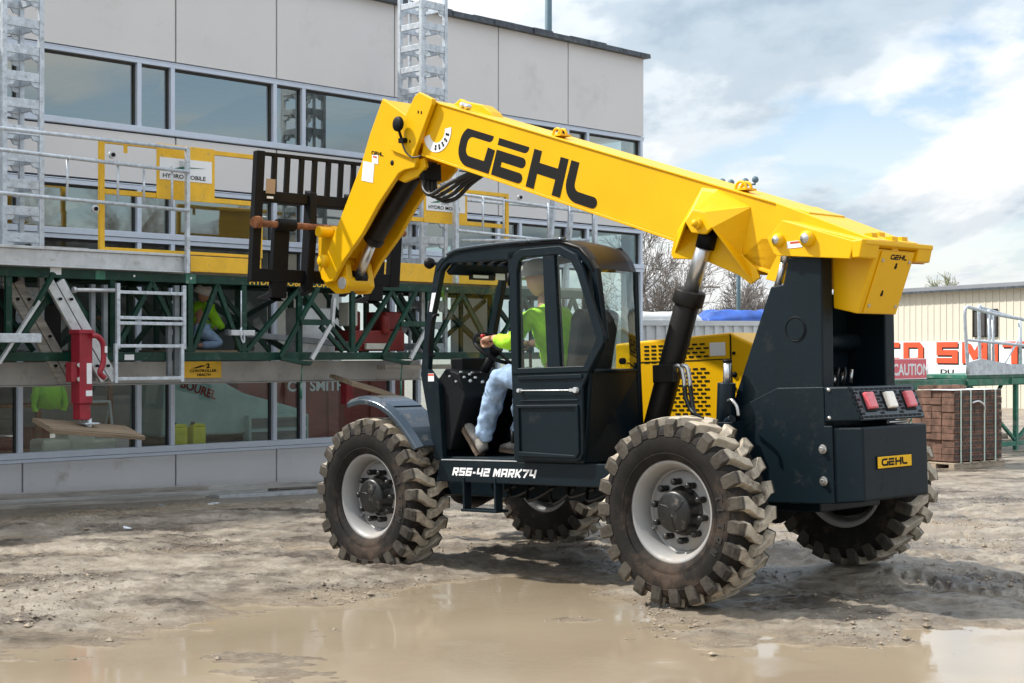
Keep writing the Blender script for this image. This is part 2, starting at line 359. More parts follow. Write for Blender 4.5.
# block capitals drawn as strokes, for the heavy square lettering
def glyph_polys(ch, w, W=.72):
    q = w/2; t = 1-q; l_, r_ = q, W-q; G = {
     'C': [[(W,t),(l_+.0,t),(l_,q),(W,q)]],
     'D': [[(l_,q),(l_,t),(r_-.10,t),(r_,t-.13),(r_,q+.13),(r_-.10,q),(l_+q+.001,q)]],
     'S': [[(W,t),(l_,t),(l_,.5),(r_,.5),(r_,q),(0,q)]],
     'M': [[(l_,0),(l_,1-.001)],[(l_+q+.001,1-w*.55),(W/2+.06,.30),(W+.12-q-q-.001,1-w*.55)],[(W+.12-q,0),(W+.12-q,1-.001)]],
     'I': [[(q,0),(q,1)]],
     'T': [[(0,t),(W,t)],[(W/2,t-q-.001),(W/2,0)]],
     'H': [[(l_,0),(l_,1)],[(r_,0),(r_,1)],[(l_+q+.001,.5),(r_-q-.001,.5)]],
     'R': [[(l_,0),(l_,t),(r_,t),(r_,.45),(l_+q+.001,.45)],[(W*.52,.45-q-.001),(r_+.02,0)]],
     'A': [[(l_,0),(l_,t),(r_,t),(r_,0)],[(l_+q+.001,.40),(r_-q-.001,.40)]],
     'K': [[(l_,0),(l_,1)],[(r_+.04,1),(l_+q+.05,.5),(r_+.04,0)]],
     '6': [[(W,t),(l_,t),(l_,q),(r_,q),(r_,.52),(l_+q+.001,.52)]],
     '4': [[(l_,1),(l_,.35),(r_-q-.001,.35)],[(r_,0),(r_,1)]],
     '2': [[(0,t),(r_,t),(r_,.52),(l_,.52),(l_,q),(W,q)]],
     '7': [[(0,t),(r_,t),(l_+.18,0)]],
     '-': [[(.05,.42),(.42,.42)]],
     'U': [[(l_,1),(l_,q),(r_,q),(r_,1)]],
     'O': [[(l_+.001,t),(r_,t),(r_,q),(l_,q),(l_,t-q-.001)]],
     'N': [[(l_,0),(l_,1)],[(l_+q+.001,1-q),(r_-q-.001,q)],[(r_,0),(r_,1)]],
    }
    out = []
    for p in G[ch]: out += strip2d(p, w)
    return out, {'I': w, 'M': W+.12, '-': .47}.get(ch, W)
def stroke_text(s, name, m, parent, org, ex, ey, height, w=.25, W=.72, gap=.16, slant=0, depth=.002, sx=1):
    ex = Vector(ex).normalized(); ey = Vector(ey).normalized(); nz = ex.cross(ey); org = Vector(org); b = MB(); x = 0
    for ch in s:
        if ch == ' ': x += .42; continue
        polys, adv = glyph_polys(ch, w, W)
        for poly in polys:
            lo = [org + ex*((p[0]+x+slant*p[1])*height*sx) + ey*(p[1]*height) for p in poly]; k = len(lo)
            b.add(lo+[p+nz*depth for p in lo], [list(range(k,2*k))]+[(i,(i+1)%k,(i+1)%k+k,i+k) for i in range(k)])
        x += adv + gap
    return b.build(name, m, parent), x*height*sx

# ------------------------------------------------------------------ telehandler frame
am = R(45); pm = R(1.9)
hv = Vector((-math.sin(am), math.cos(am), 0)); lv = Vector((-math.cos(am), -math.sin(am), 0)); uz = Vector((0,0,1))
MU = hv*math.cos(pm) - uz*math.sin(pm); MW = uz*math.cos(pm) + hv*math.sin(pm); MO = Vector((1.84803566, 10.7337919, 0))
MM = Matrix(((MU.x, lv.x, MW.x, MO.x), (MU.y, lv.y, MW.y, MO.y), (MU.z, lv.z, MW.z, MO.z), (0,0,0,1)))
TH = empty('telehandler', MM, 'yellow and black telehandler with raised boom standing at the muddy puddle edge', 'telehandler')
def bsh(p): return (p[0], p[1] + .062 - .0325*p[0], p[2])     # the boom is turned a touch off the chassis axis

# ---- wheels
RR = .61
def make_wheel():
    # hub disc is the wheel part; tyre, rim, hub cap and nuts are its sub-parts. outward = +y
    m = MB(); m.lathe([(.0, .015), (.255, .015), (.262, .005), (.262, -.02), (0, -.02)], (0,0,0))
    wh = m.build('wheel', 'rim', TH)
    m = MB(); prof = [(.318,.138),(.338,.140),(.343,.128),(.336,.112),(.318,.102),(.300,.085),(.296,.045),(.292,.020),(.268,.004),(.255,.0),
                      (.255,-.025),(.285,-.03),(.292,-.06),(.300,-.10),(.318,-.115),(.336,-.122),(.343,-.138),(.335,-.150),(.315,-.148),(.296,-.12),(.280,-.07),(.278,.03),(.286,.09),(.302,.110)]
    m.lathe(prof, (0,0,0), closed=True, seg=64); m.cyl((.235,.012,-.12),(.235,.05,-.12),.008,seg=6); m.build('rim', 'rim', wh)
    m = MB(); m.lathe([(0,.128),(.118,.128),(.132,.120),(.137,.105),(.137,.03),(.158,.022),(.165,.012),(.165,.0)], (0,0,0), seg=40)
    for a in (20, 140, 260):
        pts = [(.118*math.cos(R(a+q*3))*(1-q*.1), .129, .118*math.sin(R(a+q*3))*(1-q*.1)) for q in range(0, 9)]; m.tube(pts, .0035, 5)
    m.build('hub_cap', 'hub', wh)
    m = MB()
    for k in range(10):
        g = R(k*36+12); c, s_ = math.cos(g), math.sin(g)
        m.cyl((.192*c,.014,.192*s_),(.192*c,.055,.192*s_),.021,seg=10); m.tube([(.192*c,.05,.192*s_),(.192*c,.072,.192*s_),(.192*c,.090,.192*s_),(.192*c,.098,.192*s_)],[.021,.024,.020,.010],10)
    build_each(m, 2, 'wheel_nut', 'hub', wh)
    SW = lambda p: p
    for i_, ch_ in enumerate('TITAN'):
        g = R(14 - 11.5*i_); rd = Vector((-math.cos(g), 0, math.sin(g))); tg = Vector((-math.sin(g), 0, -math.cos(g)))
        stroke_glyph = glyph_polys(ch_, .24, .8)[0]; mm2 = MB()
        for poly in stroke_glyph:
            lo = [rd*.405 + tg*((p_[0]-.4)*.052) + rd*(p_[1]*.058) + Vector((0,.1835,0)) for p_ in poly]; k_ = len(lo); mm2.add(lo+[q_+Vector((0,.0045,0)) for q_ in lo], [list(range(k_,2*k_))]+[(a_,(a_+1)%k_,(a_+1)%k_+k_,a_+k_) for a_ in range(k_)])
        mm2.build('sidewall_letter', 'rubber_letter', wh)
    # tyre carcass
    m = MB(); half = [(.335,.145),(.350,.158),(.372,.166),(.40,.176),(.44,.184),(.48,.184),(.52,.176),(.540,.168),(.556,.156),(.563,.13),(.569,.07),(.571,0)]
    prof = half + [(r,-y) for r, y in half[::-1][1:]]
    m.lathe(prof, (0,0,0), seg=72)
    for r_ in (.385, .50):
        m.lathe([(r_-.004, .1795 if r_<.4 else .1795), (r_, .186 if r_ > .4 else .178), (r_+.004, .1795)], (0,0,0), seg=72)
    ty = m.build('tyre', 'rubber', wh)
    NL = 23; lg = MB(); rj = random.Random(3)
    for side in (1, -1):
        for k in range(NL):
            g0 = 2*math.pi*(k + (.5 if side < 0 else 0))/NL
            j = rj.uniform(-.004, .004)
            # stations run from the sidewall over the shoulder to past the centre line: (y, turn, top radius, base radius, half width)
            st = [(.186, 0, .520+j, .485, .026), (.186, .0, .575+j, .50, .035), (.174, .0, .606+j, .53, .040), (.120, .006, .615, .555, .041), (.094, .040, .617, .56, .036), (.042, .104, .618, .560, .032), (-.026, .138, .618, .560, .029)]
            vs = []
            for y, da, rt, rb, hw in st:
                g = g0 + da
                for r_, e in ((rb, -1.18), (rt, -1), (rt, 1), (rb, 1.18)):
                    gg = g + e*hw/r_; vs.append((r_*math.cos(gg), side*y, r_*math.sin(gg)))
            fs = []
            for i in range(len(st)-1):
                for q in range(4): q2 = (q+1) % 4; fs.append((i*4+q, i*4+q2, (i+1)*4+q2, (i+1)*4+q))
            fs += [(0,1,2,3), tuple(len(vs)-4+q for q in (3,2,1,0))]
            lg.add(vs, fs)
    lg.build('tyre_lugs', 'lug', wh, bevel=.0045)
    m = MB(); m.lathe([(0,-.03),(.235,-.03),(.25,-.045),(.25,-.14),(.0,-.14)], (0,0,0), seg=32); m.build('dark_rim_fill', 'black', wh)  # black drum added only to darken the hollow inside the rim
    return wh
w0 = make_wheel()
wheels = [(0, 1.0, .635, 0, 0), (3.05, 1.0, .635, 0, R(11)), (0, -1.0, .71, math.pi, R(5)), (3.05, -1.0, .70, math.pi, R(7))]
for i, (u, v, w, rz, ry) in enumerate(wheels):
    c = w0 if i == 0 else copy_tree(w0, TH)
    c.rotation_mode = 'ZYX'; c.location = (u, v, w); c.rotation_euler = (0, ry, rz)
    c['label'] = ['near rear wheel with a mud caked tyre and silver rim', 'near front wheel with a mud caked tyre under the grey fender', 'far rear wheel showing the inner side of its rim', 'far front wheel seen below the cab'][i]

# ---- chassis
m = MB()
m.box((-.62,-.36,.60),(3.3,.36,.92)); m.box((.75,-.85,.62),(2.4,-.36,.95))
m.box((.50,.40,.76),(2.38,.93,.90))
m.prism([(.50,.762),(2.412,.762),(2.36,.925),(.50,.925)], 1, .95, 1.0)
m.box((2.6,-.3,.9),(3.35,.3,1.25))
m.build('chassis', 'dark', TH, bevel=.008)
for u, w in ((0, .66), (3.05, .655)):
    m = MB(); m.cyl((u,-.84,w+.03),(u,.84,w-.01),.075); m.lathe([(0,-.2),(.14,-.17),(.19,0),(.14,.17),(0,.2)], (u,0,w), axis=1, seg=24)
    m.box((u-.11,.58,w-.13),(u+.11,.80,w+.13)); m.box((u-.11,-.80,w-.10),(u+.11,-.58,w+.16)); m.cyl((u+.16,-.75,w+.05),(u+.16,.75,w),.035)
    m.build('axle', 'black', TH, bevel=.01)
stroke_text('RS6-42 MARK74', 'model_lettering', 'decal_white', TH, (2.225, 1.0012, .812), (-1,0,0), (0,0,1), .060, w=.23, W=.82, gap=.14, slant=.28, depth=.0015, sx=1.255)
m = MB(); m.bar((2.10,.97,.80),(2.10,.97,.555),.075,.02,up=(1,0,0)); m.bar((1.765,.97,.80),(1.765,.97,.555),.075,.02,up=(1,0,0)); m.box((1.75,.88,.545),(2.13,1.01,.565))
m.build('step', 'dark', TH, bevel=.004)
m = MB()
for k in range(9):
    u0 = 2.2-.2*k; m.tube(smooth_path([(u0,.6,.74),(u0-.1,.66+.03*(k%3),.66-.02*(k%4)),(u0-.28,.62,.72)]), .014, 6)
build_each(m, 1, 'underside_hose', 'hose', TH)

# ---- front fender
def fender(v0, v1, side):
    C0 = (3.05, .64); prof = []
    pts = [(3.28,1.385),(3.10,1.415),(2.90,1.385),(2.72,1.30),(2.56,1.17),(2.43,1.03)]
    m = MB(); n = len(pts); pp = smooth_path([(a,0,b) for a, b in pts], 4); vs = []
    for p in pp:
        d = Vector((p.x-C0[0], 0, p.z-C0[1])).normalized()
        for v, dr in ((v0,0),(v0+.02*side,.012),(v1-.05*side,.012),(v1,-.02),(v1,-.055),(v1-.012*side,-.055),(v1-.012*side,-.028),(v0,-.015)):
            vs.append((p.x+d.x*dr, v, p.z+d.z*dr))
    q = 8; fs = []
    for i in range(len(pp)-1):
        for k in range(q): k2 = (k+1)%q; fs.append((i*q+k, i*q+k2, (i+1)*q+k2, (i+1)*q+k))
    fs += [list(range(q)), [len(vs)-q+k for k in range(q)][::-1]]
    m.add(vs, fs, False)
    f = m.build('fender', 'fender', TH, bevel=.006)
    m = MB(); rib = []
    i = 11; p = pp[i]; d = Vector((p.x-C0[0],0,p.z-C0[1])).normalized()
    m.bar(Vector((p.x+d.x*.014, v0+.02*side, p.z+d.z*.014)), Vector((p.x+d.x*.014, v1-.05*side, p.z+d.z*.014)), .012, .006); m.build('fender_seam', 'black', f)
fender(.80, 1.16, 1); fender(-.80, -1.16, -1)

# ---- counterweight and rear body
VL, VR = .50, -.30
m = MB()
m.prism([(-.45,.66),(-.81,.67),(-1.03,.69),(-1.03,1.162),(-.45,1.162)], 1, VR, VL-.015)
cw = m.build('counterweight', 'dark', TH, bevel=.016, seg=3)
m = MB(); m.box((-1.031,.338,.886),(-1.037,-.082,.972)); m.build('badge_plate', 'decal_black', cw, bevel=.004)
m = MB(); m.box((-1.035,.332,.892),(-1.040,-.076,.966)); bp = m.build('badge', 'yellow', cw, bevel=.003)
logo('badge_lettering', 'decal_black', cw, (-1.0405, .292, .906), (0,-1.38,0), (0,0,1), .048, .001)
m = MB(); m.prism([(-.05,.66),(-.76,.67),(-.815,.675),(-.815,1.17),(-.76,1.17),(-.76,1.42),(-.40,1.42),(-.10,1.30),(-.05,1.0)], 1, .48, .50); m.build('side_plate', 'dark', TH, bevel=.006)
for w in (.855, 1.06):
    m = MB(); m.cyl((-.745,.50,w-.04),(-.745,.512,w-.04),.030,seg=16); m.cyl((-.745,.512,w-.04),(-.745,.530,w-.04),.018,seg=6); m.build('mount_bolt', 'bolt', TH, bevel=.002)
m = MB(); m.prism([(-.762,1.19),(-1.03,1.20),(-.945,1.42),(-.762,1.42)], 1, -.29, .505)
tl = m.build('tail_light_panel', 'dark', TH, bevel=.012)
m = MB()
a0 = Vector((-1.03, 0, 1.20)); b0_ = Vector((-.945, 0, 1.42)); n0_ = Vector((-(b0_-a0).z, 0, (b0_-a0).x)).normalized()
vs = [a0+(b0_-a0)*k+n0_*o+Vector((0,v,0)) for o in (-.002,.0035) for v, k in ((.47,.04),(-.265,.04),(-.265,.97),(.47,.97))]
m.add(vs, [(0,3,2,1),(4,5,6,7),(0,1,5,4),(1,2,6,5),(2,3,7,6),(3,0,4,7)]); m.build('lamp_grille', 'grille', tl)
# perforated sloping face: two rows of frames with slots
def tlp(v, k, out=0): # k 0..1 up the sloped face
    a = Vector((-1.03, v, 1.20)); b = Vector((-.945, v, 1.42)); d = (b-a); n_ = Vector((-d.z, 0, d.x)).normalized(); return a + d*k + n_*out
lamps = [(.345, 'light_red', 'red tail lamp left'), (.105, 'light_white', 'white reversing lamp in the middle'), (-.135, 'light_red', 'red tail lamp right')]
m = MB()
for r_ in range(9):
    k = .10 + r_*.10
    for c in range(13):
        v = .485 - c*.0580 - (.031 if r_ % 2 else 0)
        if v < -.255 or any(abs(v-lv_) < .088 and .18 < k < .90 for lv_, _, _ in lamps): continue
        vs = [tlp(v+a*.022, k+b*.034, .0045) for a, b in ((1,-1),(-1,-1),(-1,1),(1,1))] + [tlp(v+a*.023, k+b*.030, .006) for a, b in ((1,-1),(-1,-1),(-1,1),(1,1))]
        m.add(vs, [(0,3,2,1),(4,5,6,7),(0,1,5,4),(1,2,6,5),(2,3,7,6),(3,0,4,7)])
m.build('grille_slots', 'decal_black', tl)
for lv_, mm_, lab in lamps:
    m = MB(); pl = [(-.062,.24),(.062,.24),(.062,.84),(-.062,.84)]
    vs = [tlp(lv_+a, k, -.004) for a, k in pl] + [tlp(lv_+a, k, .012) for a, k in pl]
    m.add(vs, [(0,3,2,1),(4,5,6,7),(0,1,5,4),(1,2,6,5),(2,3,7,6),(3,0,4,7)]); m.build('lamp_bezel', 'black', tl, bevel=.004)
    m = MB(); pl = [(-.051,.30),(.051,.30),(.051,.78),(-.051,.78)]
    vs = [tlp(lv_+a, k, .006) for a, k in pl] + [tlp(lv_+a*.93, k*.98+.01, .040) for a, k in pl]
    m.add(vs, [(0,3,2,1),(4,5,6,7),(0,1,5,4),(1,2,6,5),(2,3,7,6),(3,0,4,7)]); tag(m.build('tail_light', mm_, tl, bevel=.010, seg=3), lab)
m = MB(); m.cyl((-.98,.10,1.182),(-.98,-.12,1.182),.011); m.build('plate_lamp', 'chrome', tl)
for w in (1.22, 1.40):
    m = MB(); m.lathe([(0,.012),(.010,.010),(.014,0)], (-.80,.505,w), axis=1, seg=12); m.build('panel_bolt', 'bolt', tl)

# ---- tower
tw = [(-.50,2.27),(-.455,2.10),(-.355,2.09),(-.068,1.43),(-.004,1.275),(-.05,.98),(-.05,.70),(-.66,.68),(-.73,.69),(-.755,2.27)]
for v0, v1, nm in ((.35,.48,'tower_plate'), (-.40,-.28,'tower_plate')):
    m = MB(); m.prism(tw, 1, v0, v1); p = m.build(nm, 'dark', TH, bevel=.012, seg=3)
    if v1 > 0:
        m = MB(); m.lathe([(.0,.0045),(.069,.0045),(.0695,.0035),(.0695,-.002)], (-.545,.48,1.80), axis=1, seg=32, smooth=False); m.build('pivot_cover', 'dark', p)
        m = MB(); m.lathe([(.074,.002),(.078,.007),(.082,.002)], (-.545,.48,1.80), axis=1, seg=32); m.build('weld_ring', 'black', p)
m = MB(); m.box((-.60,-.28,1.0),(-.35,.35,1.25)); m.cyl((-.50,-.3,1.72),(-.50,.36,1.72),.06); m.box((-.45,-.28,1.25),(-.40,.35,2.05)); m.build('tower_crossmember', 'dark', TH, bevel=.01)
m = MB()
for k in range(3):
    v = .24-.08*k; m.tube(smooth_path([(-.60,v,1.38),(-.66,v+.02,1.47+.03*(k%2)),(-.63,v-.03,1.54),(-.56,v-.06,1.49),(-.54,v-.07,1.40)]), .010, 7)
build_each(m, 1, 'tower_hose', 'hose', TH)
m = MB()
for k in range(3): m.cyl((-.64,.20-.1*k,1.44),(-.64,.18-.1*k,1.49+.02*k),.013,seg=8)
build_each(m, 1, 'hose_fitting', 'bolt', TH)
m = MB(); m.cyl((-.02,.515,1.44),(.0,.545,1.44),.04,seg=16); m.cyl((.0,.49,1.44),(0,.56,1.44),.016,seg=12); m.build('pin_boss', 'bolt', TH)
# stabiliser / level cylinder in front of the tower foot
m = MB(); m.cyl((-.015,.56,1.20),(-.035,.56,1.46),.062,seg=24); m.box((-.13,.49,1.02),(.13,.64,1.2)); m.cyl((.12,.56,1.16),(.19,.56,1.20),.04); m.cyl((.02,.56,1.17),(-.12,.62,1.22),.03); sc_ = m.build('level_cylinder', 'dark', TH, bevel=.006)
m = MB(); m.cyl((-.035,.56,1.45),(-.045,.56,1.60),.026,seg=16); m.build('level_rod', 'chrome', sc_)
m = MB(); m.cyl((-.045,.56,1.60),(-.046,.56,1.615),.032,seg=16); m.build('rod_cap', 'black', sc_)
m = MB(); m.tube(smooth_path([(-.09,.62,1.34),(-.15,.66,1.345),(-.19,.66,1.30),(-.20,.66,1.24)]), .012, 8); m.build('elbow_pipe', 'bolt', sc_)

# compensation cylinder beside the tower
m = MB(); m.cyl((-.44,.30,2.36),(-.42,.30,2.27),.036); cc = m.build('compensation_cylinder', 'black', TH)
m = MB(); m.cyl((-.42,.40,2.27),(-.35,.40,2.08),.024); m.cyl((-.44,.40,2.36),(-.42,.40,2.25),.034); m.build('cylinder_rod', 'chrome', cc)
m = MB()
for k in range(3): m.tube(smooth_path([(-.33,.25-.06*k,2.0),(-.23,.27-.06*k,1.93),(-.14,.27-.06*k,1.6),(-.10,.27-.06*k,1.3)]), .017, 8)
build_each(m, 1, 'tower_front_hose', 'hose', TH)

# ---- engine cover
hood = [(1.75,.95),(1.75,1.79),(1.45,1.805),(.62,1.835),(.40,1.74),(.02,1.50),(.02,.95)]
m = MB(); m.prism(hood, 1, -.35, -1.02); eh = m.build('engine_cover', 'yellow', TH, bevel=.02, seg=3)
m = MB(); m.box((.60,-.349,.98),(.612,-.345,1.82)); m.box((1.7,-.349,1.635),(.61,-.345,1.641)); m.build('cover_seam', 'decal_black', eh)
m = MB()
for r_ in range(19):
    w = 1.20 + r_*.031
    for c in range(5):
        u = 1.16 - c*.072 - (.036 if r_ % 2 else 0)
        if 1.60 < w < 1.66: continue
        m.box((u-.023,-.346,w-.0065),(u+.023,-.352,w+.0065))
    if r_ > 13:
        for c in range(3): u = 1.42 - c*.072; m.box((u-.023,-.346,w-.0065),(u+.023,-.352,w+.0065))
for r_ in range(5):
    for c in range(5):
        u = .50 - .085*r_; w = 1.83-.098*1 - .0
        p = .40-.06*r_; ww = 1.74-(.40-p)*(.24/.38)
        v = -.42-.11*c
        m.prism([(p-.022, ww+.0013-.022*.63),(p+.022, ww+.0013+.022*.63),(p+.022, ww+.006+.022*.63),(p-.022, ww+.006-.022*.63)], 1, v, v-.06)
m.build('vent_slots', 'decal_black', eh)
m = MB(); m.box((.80,-.346,1.665),(.655,-.350,1.765)); dc = m.build('warning_decal', 'decal_white', eh)
m = MB(); m.box((.755,-.3505,1.735),(.665,-.352,1.755)); m.build('decal_stripe', 'decal_red', eh)
m = MB()
for w in (1.2,1.42,1.68): m.lathe([(0,.012),(.012,.01),(.014,0)], (.575,-.345,w), axis=1, seg=10)
m.lathe([(0,.012),(.02,.01),(.024,0)], (.575,-.345,1.52), axis=1, seg=10); build_each(m, 1, 'cover_bolt', 'black', eh)

# ---- boom
def bt(u): return 2.768 + .3465*u
def bb(u): return 2.263 + .3475*u
HB = .20
m = MB(bsh); uA, uB = -.55, 3.35
# box section with small flange lips at top and bottom
m.prism([(uA,bb(uA)+.02),(uB+.09,bb(uB+.09)+.02),(uB-.03,bt(uB-.03)-.012),(uA,bt(uA)-.012)], 1, -HB, HB)
bo = m.build('boom', 'yellow', TH, bevel=.008)
for (fa, fb, nm) in ((bt, -.014, 'boom_flange'), (bb, .022, 'boom_flange')):
    m = MB(bsh); a, b = uA, uB-.04
    if fa is bb: b = uB+.08
    lo = [(a, fa(a)+min(0,fb)), (b, fa(b)+min(0,fb)), (b, fa(b)+max(0,fb)), (a, fa(a)+max(0,fb))]
    m.prism(lo, 1, -HB-.012, HB+.012); m.build(nm, 'yellow', bo, bevel=.003)
ex = Vector((-1, .0325, -.347)).normalized(); ey = Vector((-.347, 0, 1)).normalized()
def bpt(u, w, vp): return Vector((u, vp + .062 - .0325*u, w))
e = logo('boom_lettering', 'decal_black', bo, bpt(3.006, 3.345, HB+.0015), ex*1.065, Vector((-.353,.0,.936)), .335, .002)
# angle scale decal: white arc with black ticks
m = MB(bsh); c0 = (3.226, 3.641); ri, ro = .100, .180; n = 22; A0, A1 = 60, -120
ps = []
for k in range(n+1):
    a = R(-170 + 172*k/n) 
    ps.append(((c0[0]-ri*math.cos(a), c0[1]+ri*math.sin(a)), (c0[0]-ro*math.cos(a), c0[1]+ro*math.sin(a))))
for k in range(n):
    q = [ps[k][0], ps[k+1][0], ps[k+1][1], ps[k][1]]; m.prism(q, 1, HB+.001, HB+.004)
m.build('angle_scale', 'decal_white', bo)
m = MB(bsh)
for k in range(5):
    a = R(-100 + 20*k); c_, s_ = -math.cos(a), math.sin(a)
    for rr in (.128, .152):
        p = (c0[0]+rr*c_, c0[1]+rr*s_); m.box((p[0]-.010, HB+.0045, p[1]-.010), (p[0]+.010, HB+.006, p[1]+.010))
m.build('scale_marks', 'decal_black', bo)
# lifting eyes on top
for u in (1.86, .07):
    m = MB(bsh)
    z = bt(u)
    for v in (-.03, .03): m.tube([(u+.045*math.cos(R(g)), v+HB-.09, z+.02+.045*math.sin(R(g))) for g in range(-20, 201, 22)], .011, 6)
    m.box((u-.07, HB-.15, z+.001), (u+.07, HB-.03, z+.014)); m.build('lifting_eye', 'yellow', bo)
# top hump with hose clamps near the head
m = MB(bsh); m.prism([(3.30,bt(3.30)-.02),(3.17,bt(3.17)+.05),(2.90,bt(2.9)+.065),(2.80,bt(2.8)+.03),(2.76,bt(2.76)-.0)], 1, -.15, -.02); m.build('hose_bracket', 'yellow', bo, bevel=.006)
m = MB(bsh)
for u in (2.98, 2.92): m.lathe([(0,.035),(.018,.03),(.026,.015),(.026,-.015),(.018,-.03),(0,-.035)], (u, .12, bt(u)+.03), axis=1, seg=12)
build_each(m, 1, 'hose_coupling', 'chrome', bo)
# outer sleeve collar plate around the head of the boom
m = MB(bsh)
for s in (1, -1):
    a, b = sorted((s*.215, s*.262)); m.prism([(3.562,3.83),(3.45,3.96),(3.388,3.989),(3.215,3.905),(3.221,3.86),(3.50,3.435),(3.796,3.55),(3.751,3.646),(3.582,3.796)], 1, a, b)
m.box((3.28,-.2,3.82),(3.40,.2,3.88))
hb = m.build('head_plate', 'yellow', bo, bevel=.006)
m = MB(bsh)
for u, w in ((3.40,3.82),(3.36,3.81),(3.56,3.60),(3.52,3.585)): m.box((u-.008,.261,w-.012),(u+.008,.264,w+.012))
m.build('bolt_holes', 'decal_black', hb)
m = MB(bsh); m.lathe([(0,.018),(.05,.016),(.064,.006),(.066,-.012),(.055,-.025),(0,-.03)], (3.60,.33,3.74), axis=1, seg=24); m.cyl((3.60,.33,3.72),(3.59,.30,3.62),.012,seg=8); m.box((3.56,.262,3.58),(3.62,.31,3.62)); lm = m.build('work_lamp', 'black', hb)
m = MB(bsh); m.tube(smooth_path([(3.59,.30,3.60),(3.54,.30,3.50),(3.46,.29,3.44),(3.36,.275,3.44)]), .008, 6); m.build('lamp_cable', 'hose', hb)

# gooseneck: two cheek plates joined by a web
goose_o = [(3.86,4.005),(3.955,3.93),(4.10,3.74),(4.205,3.50),(4.36,3.37),(4.86,2.66),(4.855,2.56),(4.78,2.52),(4.70,2.56),(4.20,3.10),(3.88,3.29),(3.72,3.31),(3.63,3.42),(3.70,3.53),(3.62,3.68),(3.56,3.84)]
gk = []
m = MB(bsh)
for s in (1, -1):
    a, b = sorted((s*.19, s*.235)); m.prism([(3.915,4.02),(4.105,3.735),(4.241,3.483),(4.79,2.715),(4.885,2.56),(4.87,2.50),(4.80,2.46),(4.70,2.47),(4.536,2.64),(4.248,2.86),(4.011,3.10),(3.80,3.27),(3.72,3.335),(3.64,3.357),(3.50,3.36),(3.477,3.406),(3.55,3.80)], 1, a, b)
m.prism([(3.905,4.01),(4.095,3.73),(4.23,3.475),(4.78,2.71),(4.74,2.69),(4.19,3.43),(3.95,3.60),(3.60,3.60),(3.56,3.80)], 1, -.19, .19)
gn = m.build('boom_head', 'yellow', TH, bevel=.008)
# lower cheeks of the inner boom holding the tilt cylinder
m = MB(bsh)
for s in (1, -1):
    a, b = sorted((s*.155, s*.189)); m.prism([(3.42,3.44),(3.66,3.42),(3.80,3.30),(3.70,3.26),(3.52,3.29),(3.40,3.36)], 1, a, b)
m.build('cylinder_bracket', 'yellow', gn, bevel=.006)
logo('head_lettering', 'decal_black', gn, bpt(4.085, 3.545, .2365), Vector((-1,.03,-.22)).normalized(), (0,0,1), .036, .001)
m = MB(bsh); m.prism([(4.08,3.475),(3.995,3.45),(3.99,3.53),(4.075,3.545)][::1], 1, .236, .238); m.prism([(4.235,3.335),(4.075,3.295),(4.045,3.465),(4.205,3.505)], 1, .236, .238); build_each(m, 1, 'head_decal', 'decal_white', gn)
m = MB(bsh); m.prism([(4.06,3.52),(4.01,3.505),(4.01,3.52),(4.06,3.535)], 1, .2385, .240); m.build('decal_stripe', 'decal_red', gn)
m = MB(bsh); m.lathe([(.0,.004),(.022,.003),(.024,0)], (3.80,.236,3.44), axis=1, seg=16); m.build('pin_hole', 'decal_black', gn)
m = MB(bsh); m.cyl((4.80,-.27,2.66),(4.80,.27,2.66),.042,seg=20); m.lathe([(0,.30),(.05,.295),(.058,.27),(.06,.236)], (4.80,0,2.66), axis=1, seg=24); m.build('head_pin', 'yellow', gn)
# tilt cylinder
t0 = Vector((3.80,0,3.36)); t1 = Vector((4.37,0,2.84)); t2 = Vector((4.62,0,2.50))
m = MB(bsh); m.cyl(t0, t1, .088, seg=28); m.cyl(t1+(t1-t0).normalized()*-.03, t1+(t1-t0).normalized()*.03, .098, seg=28); tc_ = m.build('tilt_cylinder', 'cyl', TH, bevel=.01)
m = MB(bsh); m.cyl(t1, t2, .045, seg=20); m.build('cylinder_rod', 'chrome', tc_)
m = MB(bsh); m.cyl(t2+Vector((0,-.07,0)), t2+Vector((0,.07,0)), .065, seg=20); m.build('rod_eye', 'black', tc_)
# quick coupler between head and fork carriage
m = MB(bsh)
cp = [(4.93,2.98),(4.80,2.99),(4.70,2.90),(4.66,2.72),(4.60,2.62),(4.56,2.42),(4.62,2.36),(4.76,2.36),(4.93,2.46),(5.02,2.60),(5.02,2.90)]
for s in (1, -1):
    a, b = sorted((s*.155, s*.09)); m.prism(cp, 1, a, b)
m.box((4.9,-.12,2.5),(5.0,.12,2.95)); m.cyl((4.63,-.10,2.45),(4.63,.17,2.45),.070,seg=20); m.cyl((4.82,-.34,2.93),(4.82,.30,2.93),.05,seg=20)
qc = m.build('quick_coupler', 'yellow', TH, bevel=.01)
m = MB(bsh); m.cyl((4.63,.165,2.45),(4.63,.185,2.45),.055,seg=20); m.build('coupler_pin', 'alu', qc)
# hoses under the boom head
m = MB(bsh)
for k in range(4):
    v = .02+.045*k
    m.tube(smooth_path([(3.475-.012*k,v,3.42),(3.48,v,3.30-.02*k),(3.44,v+.02,3.16),(3.35,v+.02,3.075+.015*k),(3.20,v,3.085+.03*k),(3.04,v-.02,3.185+.012*k),(2.83,v-.03,3.26),(2.70,v-.04,3.24)], 6), .019, 8)
build_each(m, 1, 'boom_hose', 'hose', bo)
m = MB(bsh); m.box((3.44,-.02,3.26),(3.50,.18,3.40)); m.build('hose_clamp', 'black', bo)

